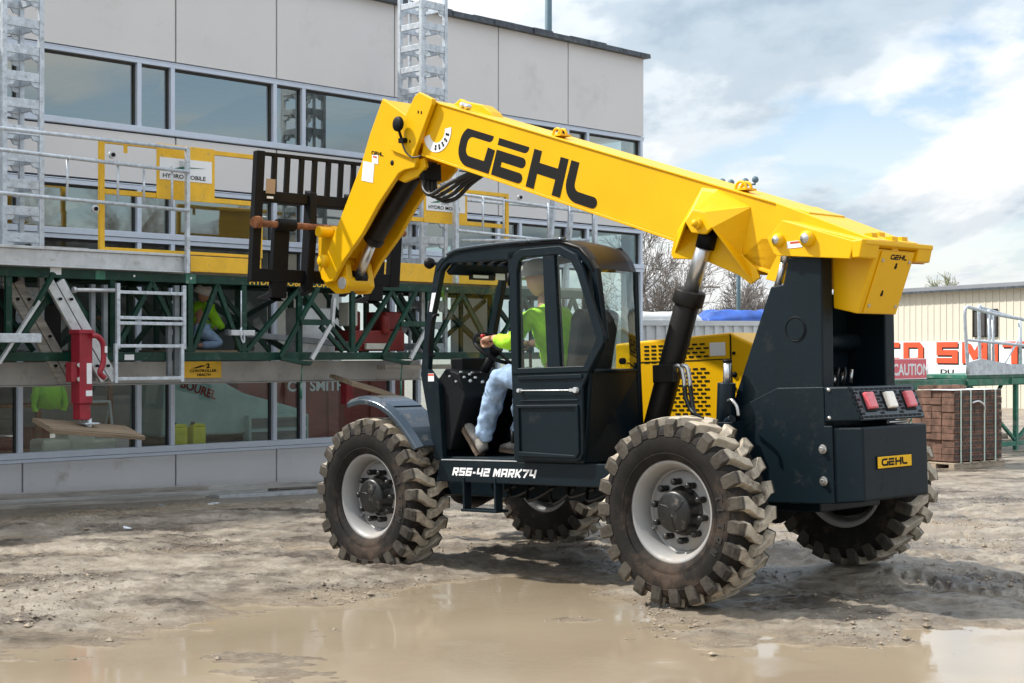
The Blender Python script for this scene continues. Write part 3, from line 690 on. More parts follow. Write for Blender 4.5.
# ---- fork carriage (plane u = 5.05)
cv = lambda v: v
csh = lambda p: (p[0]-.115*(p[2]-2.5), p[1], p[2])
m = MB(csh); U0 = 5.08
L_, R_ = .72, -.92
m.box((U0-.035, L_-.02, 2.47),(U0+.035, L_+.07, 3.635)); m.box((U0-.04, R_-.04, 2.47),(U0+.04, R_+.085, 3.40))
m.box((U0-.035, R_, 3.19),(U0+.035, L_, 3.285)); m.box((U0-.035, R_, 2.475),(U0+.035, L_, 2.59))
m.prism([(U0+.03,2.36),(U0-.07,2.40),(U0-.09,2.9),(U0-.06,3.30),(U0+.03,3.33)], 1, .12, .20)
m.prism([(U0+.03,2.36),(U0-.07,2.40),(U0-.09,2.9),(U0-.06,3.30),(U0+.03,3.33)], 1, -.34, -.26)
fc = m.build('fork_carriage', 'black', TH, bevel=.008)
m = MB(); m.box((U0-.02, R_+.05, 3.60),(U0+.02, L_, 3.63))
for v in (.575,.43,.27,.12,-.04,-.19,-.34,-.49,-.64,-.79): m.box((U0-.016, v-.025, 3.28),(U0+.016, v+.025, 3.605))
m.box((U0-.02, R_-.01, 3.28),(U0+.02, R_+.05, 3.63)); m.fn = csh; m.build('load_backrest', 'black', fc, bevel=.004)
m = MB(csh); m.cyl((U0-.07,.80,2.985),(U0-.07,-.96,2.985),.03,seg=16); m.cyl((U0-.07,.80,2.985),(U0-.07,.75,2.985),.045,seg=16); m.cyl((U0-.07,.765,3.0),(U0-.10,.83,2.99),.05,seg=12); m.build('fork_shaft', 'rust', fc)
for v in (.47, -.68):
    m = MB(csh); m.box((U0-.03,v-.085,2.33),(U0+.03,v+.085,2.97)); m.cyl((U0-.07,v-.10,2.985),(U0-.07,v+.10,2.985),.055,seg=16)
    m.prism([(U0+.03,2.33),(U0-.03,2.30),(U0+.22,2.325),(U0+.22,2.35),(U0+.03,2.39)], 1, v-.07, v+.07); m.build('fork', 'black', fc, bevel=.008)
m = MB(csh); m.box((U0-.041,.585,3.26),(U0-.046,.685,3.39)); m.build('paper_tag', 'card', fc)
m = MB(csh); m.box((U0-.041,.60,3.215),(U0-.046,.67,3.235)); m.build('small_decal', 'decal_white', fc)

# ---- lift cylinder with its bracket welded to the boom side
l_t = Vector((.27,.31,2.53)); l_m = Vector((.455,.31,2.10)); l_b = Vector((.87,.31,.98))
dl = (l_b-l_m).normalized()
m = MB(); m.cyl(l_m, l_b, .088, seg=32); m.cyl(l_m-dl*.02, l_m+dl*.085, .112, seg=32)
m.box((.72,.38,1.47),(.52,.43,1.60))
lc = m.build('lift_cylinder', 'cyl', TH, bevel=.008)
m = MB(); m.cyl(l_t, l_m, .055, seg=28); m.build('cylinder_rod', 'chrome', lc)
m = MB(); m.cyl(l_t-dl*.02, l_t+dl*.13, .068, seg=24); m.build('rod_end', 'black', lc)
m = MB()
for k, o in ((0,0),(1,.05)):
    m.tube(smooth_path([(.53-o,.40,1.55),(.50-o,.43,1.585),(.455-o,.43,1.575),(.435-o,.43,1.50),(.43-o,.43,1.44)]), .017, 8)
build_each(m, 1, 'hydraulic_fitting', 'bolt', lc)
m = MB()
for k, o in ((0,0),(1,.05)):
    m.tube(smooth_path([(.43-o,.43,1.45),(.42-o,.43,1.36),(.36-o*.5,.45,1.28-.02*k),(.24,.50,1.22-.02*k),(.03,.56,1.19)]), .017, 8)
build_each(m, 1, 'lift_hose', 'hose', lc)
# bracket: flared outer pin plate, sloping webs back to the boom side
m = MB(bsh)
vo = .41
P = dict(a=(.365,2.586), b=(.29,2.665), c=(.185,2.64), d=(.115,2.53), e=(.19,2.485), f=(.31,2.505))
m.prism([P['a'],P['b'],P['c'],P['d'],P['e'],P['f']], 1, vo-.03, vo)
pl = m.build('pin_plate', 'yellow', bo, bevel=.01, seg=3)
m = MB(bsh)
def tri(pts, th=.012, ): # thin solid plate from a 3-D polygon
    A = [Vector(p) for p in pts]; nn = (A[1]-A[0]).cross(A[2]-A[0]).normalized()*th; k = len(A)
    m.add([p for p in A]+[p-nn for p in A], [list(range(k)), [i+k for i in range(k)][::-1]] + [(i, (i+1)%k, (i+1)%k+k, i+k) for i in range(k)])
bi = HB
top1 = (.37, bi, bt(.37)-.05); top2 = (.22, bi, bt(.22)-.03); top3 = (-.06, bi, bt(-.06)-.085)
pb = (P['b'][0], vo, P['b'][1]); pc = (P['c'][0], vo, P['c'][1]); pd = (P['d'][0], vo, P['d'][1]); pa = (P['a'][0], vo, P['a'][1])
tri([pb, pc, top3, top2], .012); tri([pa, pb, top2, top1], .012)
tri([pc, pd, (-.075, bi+.02, 2.15), (.02, bi, 2.33), top3], .012)
tri([pa, top1, (.61, bi, 2.56), (.625, bi+.02, 2.40)], .012)
m.build('bracket_web', 'yellow', bo, bevel=.004)
m = MB(bsh)
for s in (1, -1):
    a, b = sorted((s*HB+(-.001 if s<0 else .001), s*(HB+.02))); m.prism([(.63,2.50),(.66,2.395),(.64,2.36),(.36,2.33),(.05,2.20),(-.05,2.13),(-.13,2.17),(-.10,2.24),(.02,2.34),(-.0,2.50),(.20,2.62),(.60,2.55)], 1, a, b)
m.prism([(.62,2.40),(.36,2.34),(.05,2.21),(.03,2.30),(.3,2.42),(.6,2.48)], 1, -HB, HB)
m.build('lift_bracket_plate', 'yellow', bo, bevel=.006)
m = MB(bsh); m.cyl((.245,vo-.02,2.565),(.245,vo+.035,2.565),.038,seg=20); m.lathe([(0,.022),(.022,.02),(.027,0)], (.245,vo+.035,2.565), axis=1, seg=16); m.build('bracket_pin', 'yellow', bo)
# rear housing: side plates outside the tower, box tail, cover
m = MB(bsh)
sp = [(-.50,2.515),(-.373,2.403),(-.425,2.30),(-.455,2.285),(-1.012,2.222),(-1.05,2.33)]
for s in (1, -1):
    a, b = sorted((s*.425, s*.455)); m.prism(sp, 1, a, b)
rh = m.build('boom_pivot_plates', 'yellow', bo, bevel=.005)
m = MB(bsh)
# top deck following the boom, slightly wider, then sloping down to the tail
def deck(u): return 2.515 + (u+.50)*.34
m.prism([(-.30,bt(-.3)-.20),(-.30,bt(-.3)+.004),(-.56,bt(-.56)-.012),(-.98,2.385),(-1.10,2.345),(-.6,2.30)], 1, -.245, .245)
m.prism([(-.50,2.517),(-.52,2.47),(-1.05,2.29),(-1.115,2.31),(-1.115,2.34),(-1.052,2.345)], 1, -.40, .4245)
m.build('rear_deck', 'yellow', rh, bevel=.006)
m = MB(bsh)
m.prism([(-.02,2.36),(.03,2.33),(-.25,2.15),(-.42,2.10),(-.42,2.42),(-.14,2.44)], 1, .15, .20)
m.prism([(-.42,2.10),(-.42,2.40),(-.25,2.15)], 1, .30, .32)
m.build('front_gusset', 'yellow', rh, bevel=.004)
m = MB(bsh)   # tail box and wings
m.prism([(-.74,2.28),(-.74,1.93),(-.92,1.885),(-1.085,2.29)], 1, -.225, .245)
m.prism([(-1.03,2.335),(-1.03,2.225),(-1.085,2.225),(-1.115,2.34)], 1, -.40, -.226); m.prism([(-1.03,2.335),(-1.03,2.225),(-1.085,2.225),(-1.115,2.34)], 1, .246, .455)
tb = m.build('tail_box', 'yellow', rh, bevel=.008)
def tcv(v, k, out=0):
    a = Vector((-.92, v, 1.885)); b = Vector((-1.085, v, 2.29)); d = b-a; n_ = Vector((-d.z,0,d.x)).normalized(); return a+d*k+n_*out
m = MB(bsh); pl = [(.19,.02),(-.20,.02),(-.20,.98),(.19,.98)]
vs = [tcv(a,k,.001) for a,k in pl]+[tcv(a,k,.010) for a,k in pl]; m.add(vs, [(0,3,2,1),(4,5,6,7),(0,1,5,4),(1,2,6,5),(2,3,7,6),(3,0,4,7)]); tcov = m.build('tail_cover', 'yellow', rh, bevel=.003)
m = MB(bsh)
for a, k in ((.155,.84),(-.165,.84),(.155,.14),(-.165,.14)): p = tcv(a,k,.010); q = tcv(a,k,.016); m.cyl(p, q, .012, seg=10)
build_each(m, 1, 'cover_bolt', 'bolt', rh)
m = MB(bsh)
for a, k in ((-.02,.75),(.045,.32)):
    p = tcv(a,k,.0101); q = tcv(a,k,.0125); m.cyl(p, q, .014, seg=12); p = tcv(a,k+.04,.0101); q = tcv(a,k+.04,.0125); m.cyl(p, q, .010, seg=12)
m.build('key_holes', 'decal_black', rh)
dn = (tcv(0,1)-tcv(0,0)).normalized(); p0 = Vector(bsh(tcv(.075,.86,.0105)))
logo('tail_lettering', 'decal_black', rh, p0, (0,-1.25,0), dn, .034, .001)
for (u, w, r_) in ((-.47,2.385,.030), (-.70,2.375,.036)):
    m = MB(bsh); m.lathe([(0,.045),(r_,.042),(r_*1.15,.03),(r_*1.45,.028),(r_*1.5,0)], (u,.455,w), axis=1, seg=24); pb_ = m.build('pivot_boss', 'yellow', rh)
    m = MB(bsh); m.lathe([(0,.052),(r_*.8,.050),(r_*.95,.040)], (u,.455,w), axis=1, seg=24); m.build('pivot_pin', 'bolt', rh)
m = MB(bsh); m.box((-.535,.456,2.325),(-.655,.458,2.37)); m.build('warning_decal', 'decal_white', rh)
m = MB(bsh); m.box((-.56,.4585,2.353),(-.65,.4592,2.366)); m.build('decal_stripe', 'decal_red', rh)
m = MB(bsh)
for u, v in ((-.98,.15),(-1.05,.02),(-.93,-.02),(-1.02,-.15)): 
    z = 2.50-(abs(u)-.7)*.28; m.box((u-.03,v-.035,2.28),(u+.03,v+.035,2.355+(u+1.12)*.33)); 
m.build('deck_clips', 'yellow', rh)

# ------------------------------------------------------------------ cab (left side v = 1.0, right side v = .33)
VO, VI = 1.0, .33
m = MB()
# left side plate: front pillar, sill, rear lower panel
m.prism([(2.412,.925),(2.56,1.58),(2.50,1.95),(2.36,2.42),(2.28,2.47),(2.19,2.44),(2.30,2.36),(2.43,1.96),(2.475,1.62),(2.36,1.50),(2.33,.925)], 1, VO-.05, VO)
m.prism([(.88,.925),(1.50,.925),(1.50,1.55),(.80,1.56)], 1, VO-.04, VO)
m.prism([(1.48,.925),(1.56,.925),(1.58,2.45),(1.50,2.45)], 1, VO-.06, VO)
m.prism([(1.50,2.39),(2.25,2.415),(2.20,2.485),(1.50,2.50),(1.0,2.485),(.86,2.43),(.72,2.27),(.66,1.78),(.80,1.56),(.86,1.56),(.72,1.79),(.77,2.25),(.90,2.38),(1.03,2.42)], 1, VO-.05, VO)
# right side frame
m.prism([(2.412,.925),(2.56,1.55),(2.50,1.58),(.95,1.56),(.95,.925)], 1, VI, VI+.04)
m.prism([(2.56,1.55),(2.42,1.98),(2.30,2.36),(2.24,2.36),(2.36,1.97),(2.48,1.55)], 1, VI, VI+.05)
m.box((1.35,VI,1.56),(1.42,VI+.05,2.42)); m.prism([(.92,1.56),(.98,1.56),(1.0,2.30),(1.12,2.42),(2.28,2.36),(2.24,2.44),(1.06,2.47),(.94,2.32)], 1, VI, VI+.04)
# front lower wall, header, floor, rear lower panel (slanted from the left corner to the right corner)
m.prism([(2.40,.925),(2.55,1.55),(2.51,1.55),(2.36,.925)], 1, VI+.04, VO-.05)
m.prism([(2.20,2.44),(2.30,2.36),(2.27,2.33),(2.16,2.40)], 1, VI+.05, VO-.05)
m.box((.90,VI+.04,.925),(2.36,VO-.05,.95))
m.add([(.88,VO-.001,.925),(.80,VO-.001,1.56),(.92,VI+.001,1.56),(.90,VI+.001,.925),(.92,VO-.04,.925),(.84,VO-.04,1.56),(.96,VI+.04,1.56),(.94,VI+.04,.925)], [(0,1,2,3),(7,6,5,4),(0,4,5,1),(1,5,6,2),(2,6,7,3),(3,7,4,0)])
cab = m.build('cab', 'dark', TH, bevel=.006)
m = MB(); m.box((1.53,VO-.04,.9255),(2.34,VO+.004,.932)); m.build('door_sill_strip', 'alu', cab)
# roof: domed rear part and slotted front part
m = MB()
Lp = [(1.55,2.505),(1.05,2.49),(.87,2.435),(.775,2.35),(.735,2.265)]; Rp = [(1.55,2.505),(1.20,2.495),(1.03,2.44),(.96,2.36),(.925,2.275)]
vs = []; n = len(Lp)
for k in range(7):
    t = k/6; 
    for (a, b), (c, d) in zip(Lp, Rp): vs.append((a+(c-a)*t, VO+.004+(VI-.004-VO)*t, b+(d-b)*t + .012*math.sin(math.pi*t)))
vs2 = [(x+.012, y, z-.02) for x, y, z in vs]; N0 = len(vs); fs = []
for k in range(6):
    for i in range(n-1): a = k*n+i; fs += [(a,a+1,a+n+1,a+n), (N0+a,N0+a+n,N0+a+n+1,N0+a+1)]
for i in range(n-1): fs += [(i,N0+i,N0+i+1,i+1), (6*n+i,6*n+i+1,N0+6*n+i+1,N0+6*n+i)]
for k in range(6): fs += [(k*n,(k+1)*n,N0+(k+1)*n,N0+k*n), (k*n+n-1,N0+k*n+n-1,N0+(k+1)*n+n-1,(k+1)*n+n-1)]
m.add(vs+vs2, fs, True); rf = m.build('roof', 'roofb', cab)
m = MB(); m.prism([(1.50,2.50),(1.74,2.50),(1.74,2.47),(1.5,2.47)], 1, VI, VO-.056)
m.prism([(1.5,2.507),(2.06,2.507),(2.20,2.485),(2.29,2.44),(2.36,2.37),(2.34,2.36),(2.27,2.425),(2.19,2.465),(2.05,2.49),(1.5,2.49)], 1, VO-.055, VO+.006)
m.build('roof_front', 'dark', rf, bevel=.006)
m = MB(); m.tube(smooth_path([(1.0,VO+.004,2.498),(1.5,VO+.008,2.515),(2.06,VO+.008,2.512),(2.22,VO+.006,2.48)]), .012, 8); m.build('roof_gutter', 'fender', rf)
m = MB()
for k in range(5):
    v = .42+.11*k
    m.tube(smooth_path([(2.25,v,2.37),(2.20,v,2.43),(2.05,v,2.465),(1.72,v,2.48)], 4), .024, 6)
build_each(m, 1, 'roof_guard_bar', 'black', rf)
m = MB(); m.box((2.22,.5,2.30),(2.26,.75,2.345)); m.build('visor_panel', 'roofb', cab, bevel=.004)
m = MB(); m.box((2.215,.50,2.305),(2.2185,.40,2.355)); m.box((2.215,.74,2.312),(2.2185,.58,2.335)); build_each(m, 1, 'visor_decal', 'decal_white', cab)
# decals on the pillar
m = MB(); m.prism([(2.405,2.20),(2.44,2.06),(2.41,2.055),(2.36,2.20)], 1, VO+.001, VO+.003); m.box((2.47,VO+.001,1.525),(2.405,VO+.003,1.585)); build_each(m, 1, 'pillar_decal', 'decal_white', cab)
m = MB(); m.box((2.468,VO+.0035,1.568),(2.407,VO+.0045,1.582)); m.build('decal_stripe', 'decal_red', cab)
m = MB(); m.tube(smooth_path([(2.405,VO-.01,1.72),(2.42,VO+.03,1.75),(2.385,VO+.035,1.95),(2.36,VO+.03,2.02),(2.345,VO-.01,2.03)]), .012, 8); m.build('grab_handle', 'black', cab)
m = MB(); m.cyl((2.36,.97,2.42),(2.42,1.0,2.43),.012); m.lathe([(0,.03),(.035,.025),(.045,0),(.035,-.03),(0,-.04)], (2.43,1.0,2.43), axis=0, seg=20); m.build('roof_lamp', 'black', cab)
# panes
m = MB(); m.add([(2.545,VO-.05,1.58),(2.545,VI+.04,1.56),(2.275,VI+.05,2.36),(2.30,VO-.05,2.39)], [(0,1,2,3)]); m.build('windscreen', 'glass_c', cab)
m = MB(); m.add([(.955,VI+.02,1.56),(2.50,VI+.02,1.56),(2.27,VI+.02,2.36),(1.1,VI+.02,2.42)], [(0,1,2,3)]); m.build('side_window', 'glass_c', cab)
m = MB()
Lg = [(.735,2.265),(.70,2.02),(.668,1.78),(.80,1.565)]; zz_ = [2.275,2.03,1.79,1.565]; vs = []
for k in range(5):
    t = k/4
    for (a, b), z in zip(Lg, zz_): vs.append((a+(.925-a)*t-.03*math.sin(math.pi*t)*(1 if b>1.6 else .4), VO-.01+(VI+.01-VO+.01)*t, b+(z-b)*t))
m.add(vs, [(k*4+i, k*4+i+1, (k+1)*4+i+1, (k+1)*4+i) for k in range(4) for i in range(3)], True); m.build('rear_window', 'glass_c', cab)
m = MB(); m.tube([(.795,VO-.02,1.566),(.86,.65,1.566),(.922,VI+.02,1.566)], .014, 8); m.tube([(.925,VI+.012,2.28),(.925,VI+.012,1.9),(.922,VI+.012,1.56),(.905,VI+.012,.93)], .02, 8); m.build('rear_frame', 'dark', cab)
m = MB(); m.cyl((.76,.72,1.63),(.73,.72,1.63),.022,seg=12); m.build('window_knob', 'black', cab)
# door, latched, standing a little proud of the side
m = MB(); DO, DI = 1.065, 1.03
outer = [(1.505,.945),(1.50,2.30),(1.46,2.42),(1.38,2.452),(1.0,2.445),(.86,2.38),(.79,2.26),(.615,1.80),(.615,1.75),(.76,1.545),(.83,1.45),(.835,1.0),(.86,.955),(.90,.94)]
# frame strips
def ring(mb, po, pi, c0, c1):
    k = len(po); vs = [(a,c0,b) for a,b in po]+[(a,c0,b) for a,b in pi]+[(a,c1,b) for a,b in po]+[(a,c1,b) for a,b in pi]
    fs = []
    for i in range(k): j = (i+1)%k; fs += [(i,j,k+j,k+i),(2*k+i,3*k+i,3*k+j,2*k+j),(i,2*k+i,2*k+j,j),(k+i,k+j,3*k+j,3*k+i)]
    mb.add(vs, fs)
up_o = [(1.505,1.56),(1.50,2.30),(1.46,2.42),(1.38,2.452),(1.0,2.445),(.86,2.38),(.79,2.26),(.615,1.80),(.615,1.75),(.76,1.56)]
up_i = [(1.435,1.60),(1.43,2.29),(1.405,2.365),(1.36,2.39),(1.02,2.385),(.905,2.335),(.845,2.24),(.685,1.80),(.69,1.76),(.805,1.60)]
ring(m, up_o, up_i, DI, DO)
m.prism([(1.505,.945),(1.505,1.56),(.76,1.56),(.83,1.45),(.835,1.0),(.86,.955),(.90,.94)], 1, DI, DO-.008)
lo_o = [(1.505,.945),(1.505,1.56),(.76,1.56),(.83,1.45),(.835,1.0),(.86,.955),(.90,.94)]
lo_i = [(1.435,1.03),(1.435,1.52),(.80,1.52),(.875,1.43),(.88,1.04),(.90,1.005),(1.40,.99)]
dr = m.build('door', 'dark', cab, bevel=.006)
m = MB(); m.box((1.44,DO-.01,1.515),(.82,DO+.004,1.545)); m.box((1.42,DO-.01,1.36),(.86,DO+.002,1.372)); m.build('door_ledge', 'dark', cab, bevel=.004)
m = MB()
ring(m, [(1.46,.97),(1.46,1.335),(.86,1.335),(.86,1.0),(.89,.965)], [(1.435,1.005),(1.435,1.315),(.885,1.315),(.885,1.01),(.905,.985)], DO-.01, DO+.008)
m.build('door_panel_ring', 'dark', cab, bevel=.005)
m = MB(); m.prism([(1.15,1.6),(1.03,1.6),(1.06,2.39),(1.17,2.39)], 1, DI-.02, DO-.005); m.build('door_mullion', 'dark', cab)
m = MB(); m.add([(a, DO-.02, b) for a, b in [(1.43,1.60),(.80,1.60),(.69,1.78),(.845,2.24),(.905,2.33),(1.02,2.385),(1.36,2.39),(1.43,2.29)]], [tuple(range(8))]); m.build('door_window', 'glass_c', cab)
m = MB(); m.cyl((1.415,DO+.012,1.44),(.93,DO+.012,1.435),.0045,seg=8); m.cyl((1.415,DO-.01,1.44),(1.415,DO+.03,1.44),.014,seg=12); m.box((.93,DO-.005,1.425),(.875,DO+.015,1.445)); m.cyl((.865,DO,1.435),(.865,DO+.03,1.435),.02,seg=16); m.build('door_handle', 'alu', cab, bevel=.002)
for w in (1.06, 2.2):
    m = MB(); m.cyl((1.525,DO-.02,w),(1.525,DO-.02,w+.09),.014,seg=10); m.build('door_hinge', 'black', cab)
# interior
m = MB(); m.prism([(2.46,1.50),(2.33,1.62),(2.18,1.58),(2.12,1.40),(2.30,1.0),(2.40,1.0)], 1, VI+.04, VO-.05); m.box((2.43,.50,1.55),(2.30,.80,1.70)); m.build('dashboard', 'black', cab, bevel=.01)
m = MB()
for u, v, w in ((2.22,.90,1.575),(2.20,.80,1.57),(2.21,.70,1.565),(2.16,.86,1.51),(2.15,.74,1.50)): m.cyl((u+.02,v,w),(u-.015,v,w+.015),.012,seg=10)
for u, w in ((2.26,1.56),(2.19,1.52),(2.10,1.55),(2.04,1.57),(1.98,1.545)): m.cyl((u,VO-.04,w),(u,VO-.02,w),.008,seg=8)
m.build('switches', 'chrome', cab)
m = MB(); m.box((2.24,VI+.05,1.40),(1.2,.42,1.60)); m.cyl((2.0,.46,1.55),(1.97,.50,1.78),.012); m.cyl((1.9,.46,1.55),(1.86,.50,1.75),.012); m.lathe([(0,.03),(.02,.02),(.025,0),(.015,-.03),(0,-.03)], (1.97,.50,1.79), axis=2, seg=12); m.build('control_console', 'black', cab, bevel=.01)
m = MB(); sc0 = Vector((2.085,.64,1.765)); ax = Vector((-.62,0,.78)).normalized(); e1 = Vector((0,1,0)); e2 = ax.cross(e1)
m.tube([sc0 + (e1*math.cos(R(g))+e2*math.sin(R(g)))*.185 for g in range(0,360,12)], .016, 8, closed=True)
for g in (90, 210, 330): m.bar(sc0, sc0+(e1*math.cos(R(g))+e2*math.sin(R(g)))*.18, .03, .012)
m.cyl(sc0-ax*.03, sc0+ax*.015, .05); m.cyl(sc0-ax*.03, sc0-ax*.30, .035); m.build('steering_wheel', 'black', cab)
m = MB(); m.lathe([(0,.03),(.016,.028),(.022,.01),(.016,0)], tuple(sc0+e2*-.12+Vector((0,.05,.01))), axis=2, seg=12); m.lathe([(0,.012),(.03,.01),(.035,0)], tuple(sc0+ax*.02+Vector((0,.06,.02))), axis=2, seg=12); m.build('red_switch', 'red2', cab)
m = MB(); m.box((1.62,.44,1.30),(1.12,.86,1.43)); m.prism([(1.22,1.36),(1.12,1.36),(.98,1.98),(1.06,2.02),(1.12,1.96)], 1, .45, .85); m.box((1.5,.5,.95),(1.2,.8,1.30)); m.build('seat', 'seat', cab, bevel=.03, seg=3)

# ------------------------------------------------------------------ people
def skin_mesh(name, chain, edges, m, parent, sub=2, mw=None):
    me = D.meshes.new(name); me.from_pydata([c[:3] for c in chain], edges, []); o = D.objects.new(name, me); SC.collection.objects.link(o)
    sk = o.modifiers.new('skin', 'SKIN'); sk.use_smooth_shade = True
    for i, c in enumerate(chain):
        r = c[3]; r = (r, r) if not isinstance(r, tuple) else r
        me.skin_vertices[0].data[i].radius = r
    me.skin_vertices[0].data[0].use_root = True
    sb = o.modifiers.new('sub', 'SUBSURF'); sb.levels = sub; sb.render_levels = sub
    dg = bpy.context.evaluated_depsgraph_get(); me2 = D.meshes.new_from_object(o.evaluated_get(dg)); D.objects.remove(o); D.meshes.remove(me)
    me2.name = name; me2.materials.clear(); me2.materials.append(X[m])
    for p in me2.polygons: p.use_smooth = True
    o = D.objects.new(name, me2); SC.collection.objects.link(o)
    if parent: o.parent = parent
    return o
def J(*pts): return [p for p in pts]
def chain_edges(*runs):
    e = []
    for r in runs: e += list(zip(r[:-1], r[1:]))
    return e
def hand(parent, base, d, curl, side, m='skin'):
    """five separate fingers curled round what the hand holds; base=wrist, d=direction of palm, curl=direction the fingers bend"""
    d = Vector(d).normalized(); cu = Vector(curl).normalized(); s_ = d.cross(cu).normalized()*side; mb = MB(); base = Vector(base)
    palm = [base, base+d*.045, base+d*.085]
    for k in range(-1, 2): mb.tube([p + s_*.024*k*(.8 if i == 0 else 1) for i, p in enumerate(palm)], [.018,.019,.015], 8)
    for k, ln in zip((-1.5,-.5,.5,1.5), (.060,.072,.068,.052)):
        p = base + d*.08 + s_*.020*k
        mb.tube(smooth_path([p, p+d*ln*.35+cu*.008, p+d*ln*.5+cu*.034, p+d*ln*.2+cu*.056, p-d*.004+cu*.052], 3), [.0095]*12+[.0085], 7)
    p = base + d*.025 - s_*.03*side
    mb.tube(smooth_path([p, p-s_*.024*side+d*.02+cu*.012, p-s_*.02*side+d*.045+cu*.035, p+d*.055+cu*.048], 3), [.011]*9+[.0095], 7)
    return mb
def head(mb_parent, c, fwd, up=(0,0,1), size=1.0):
    """a head with brow, nose, mouth, ears; fwd = where it looks"""
    f = Vector(fwd).normalized(); u = Vector(up); s_ = u.cross(f).normalized(); u = f.cross(s_).normalized(); c = Vector(c)
    me = bmesh.new(); bmesh.ops.create_uvsphere(me, u_segments=24, v_segments=16, radius=1)
    def g(x, a, w): return math.exp(-((x-a)/w)**2)
    for v in me.verts:
        x, y, z = v.co  # x forward, y side, z up
        rx, ry, rz = .098, .077, .118
        if z < 0: ry *= 1 - .28*(-z)**1.5; rx *= 1-.10*(-z)
        px, py, pz = x*rx, y*ry, z*rz
        if x > .3:
            px += .024*g(y,0,.16)*g(z,-.12,.17); px += .006*g(z,.22,.12); px -= .008*(g(y,.38,.2)+g(y,-.38,.2))*g(z,.05,.14); px += .006*g(y,0,.3)*g(z,-.48,.07); px += .008*g(y,0,.3)*g(z,-.82,.14)
        if abs(y) > .85: py += math.copysign(.012, y)*g(z,-.05,.22)*g(x,-.05,.25)
        p = c + (f*px + s_*py + u*pz)*size; v.co = p
    mesh = D.meshes.new('head'); me.to_mesh(mesh); me.free()
    vs = [tuple(v.co) for v in mesh.vertices]; fs = [tuple(p.vertices) for p in mesh.polygons]; D.meshes.remove(mesh)
    mb_parent.add(vs, fs, True); return mb_parent
def hardhat(c, fwd, up, r=.128):
    f = Vector(fwd).normalized(); u = Vector(up).normalized(); s_ = u.cross(f).normalized(); u = f.cross(s_); c = Vector(c); mb = MB(); vs = []; n = 20
    prof = [(1.26,-.05),(1.24,.0),(1.06,.02),(1.03,.30),(.92,.66),(.66,.90),(.34,1.02),(.0,1.06)]
    for r_, h in prof:
        for k in range(n):
            a = 2*math.pi*k/n; fx = 1.12 + (.18 if r_ > 1.1 and math.cos(a) > .3 else 0)
            vs.append(c + f*(math.cos(a)*r_*r*fx*(1 if r_ < 1.1 else .93)) + s_*(math.sin(a)*r_*r*(.98 if r_ < 1.1 else .86)) + u*(h*r*1.0))
    fs = [(i*n+k, i*n+(k+1)%n, (i+1)*n+(k+1)%n, (i+1)*n+k) for i in range(len(prof)-1) for k in range(n)]
    mb.add(vs, fs, True); return mb
def wrinkle(o, amt, sc):
    for v in o.data.vertices:
        n_ = v.normal; v.co += n_*amt*(noise.noise(v.co*sc)+.5*noise.noise(v.co*sc*2.3))

# operator seated in the cab (same frame as the machine)
OP = empty('person', MM @ Matrix.Translation((1.3,.65,1.42)), 'seated operator in a hi-vis shirt and blue jeans holding the steering wheel in the cab', 'person')
mi = Matrix.Translation((-1.3,-.65,-1.42))
def rel(p): return (p[0]-1.3, p[1]-.65, p[2]-1.42)
pel = (1.40,.65,1.50)
ch = [(*rel(pel),(.13,.15)), (*rel((1.38,.65,1.68)),(.115,.145)), (*rel((1.46,.65,1.88)),(.125,.18)), (*rel((1.53,.65,2.02)),(.085,.13)), (*rel((1.56,.65,2.09)),.055), (*rel((1.575,.65,2.15)),.052),
      (*rel((1.51,.84,1.98)),.066), (*rel((1.68,.90,1.79)),.05), (*rel((1.93,.83,1.84)),.036),
      (*rel((1.51,.46,1.98)),.066), (*rel((1.66,.40,1.79)),.05), (*rel((1.90,.47,1.80)),.036),
      (*rel((1.44,.74,1.46)),.105), (*rel((1.86,.82,1.56)),.078), (*rel((2.02,.83,1.15)),.05), (*rel((2.03,.83,1.06)),.045),
      (*rel((1.44,.56,1.46)),.105), (*rel((1.84,.56,1.54)),.078), (*rel((1.86,.62,1.14)),.05), (*rel((1.85,.62,1.04)),.045)]
ed = chain_edges((0,1,2,3,4,5),(2,6,7,8),(2,9,10,11),(0,12,13,14,15),(0,16,17,18,19))
body = skin_mesh('body', [(c[0],c[1],c[2],(tuple(x*.84 for x in c[3]) if isinstance(c[3],tuple) else c[3]*.84)) for c in ch], ed, 'skin', OP)
m = MB(); head(m, rel((1.61,.655,2.255)), (1,.05,-.08)); 
hm = hand(None, rel((1.93,.83,1.84)), (.75,-.1,-.05), (-.1,-.1,-.9), 1); m.v += [] 
b0 = len(m.v); m.v += hm.v; m.f += [[i+b0 for i in q] for q in hm.f]; m.sm += hm.sm
hm = hand(None, rel((1.90,.47,1.80)), (.75,.1,-.05), (-.1,.1,-.9), -1); b0 = len(m.v); m.v += hm.v; m.f += [[i+b0 for i in q] for q in hm.f]; m.sm += hm.sm
m.build('head_and_hands', 'skin', body)
sh = [ch[0], ch[1], ch[2], ch[3], (*rel((1.545,.65,2.065)),.062), (*ch[6][:3],.078), (*ch[7][:3],.068), (*rel((1.87,.845,1.83)),.055), (*ch[9][:3],.078), (*ch[10][:3],.068), (*rel((1.84,.455,1.80)),.055)]
o = skin_mesh('shirt', sh, chain_edges((0,1,2,3,4),(2,5,6,7),(2,8,9,10)), 'hivis', OP, 3); wrinkle(o, .020, 10)
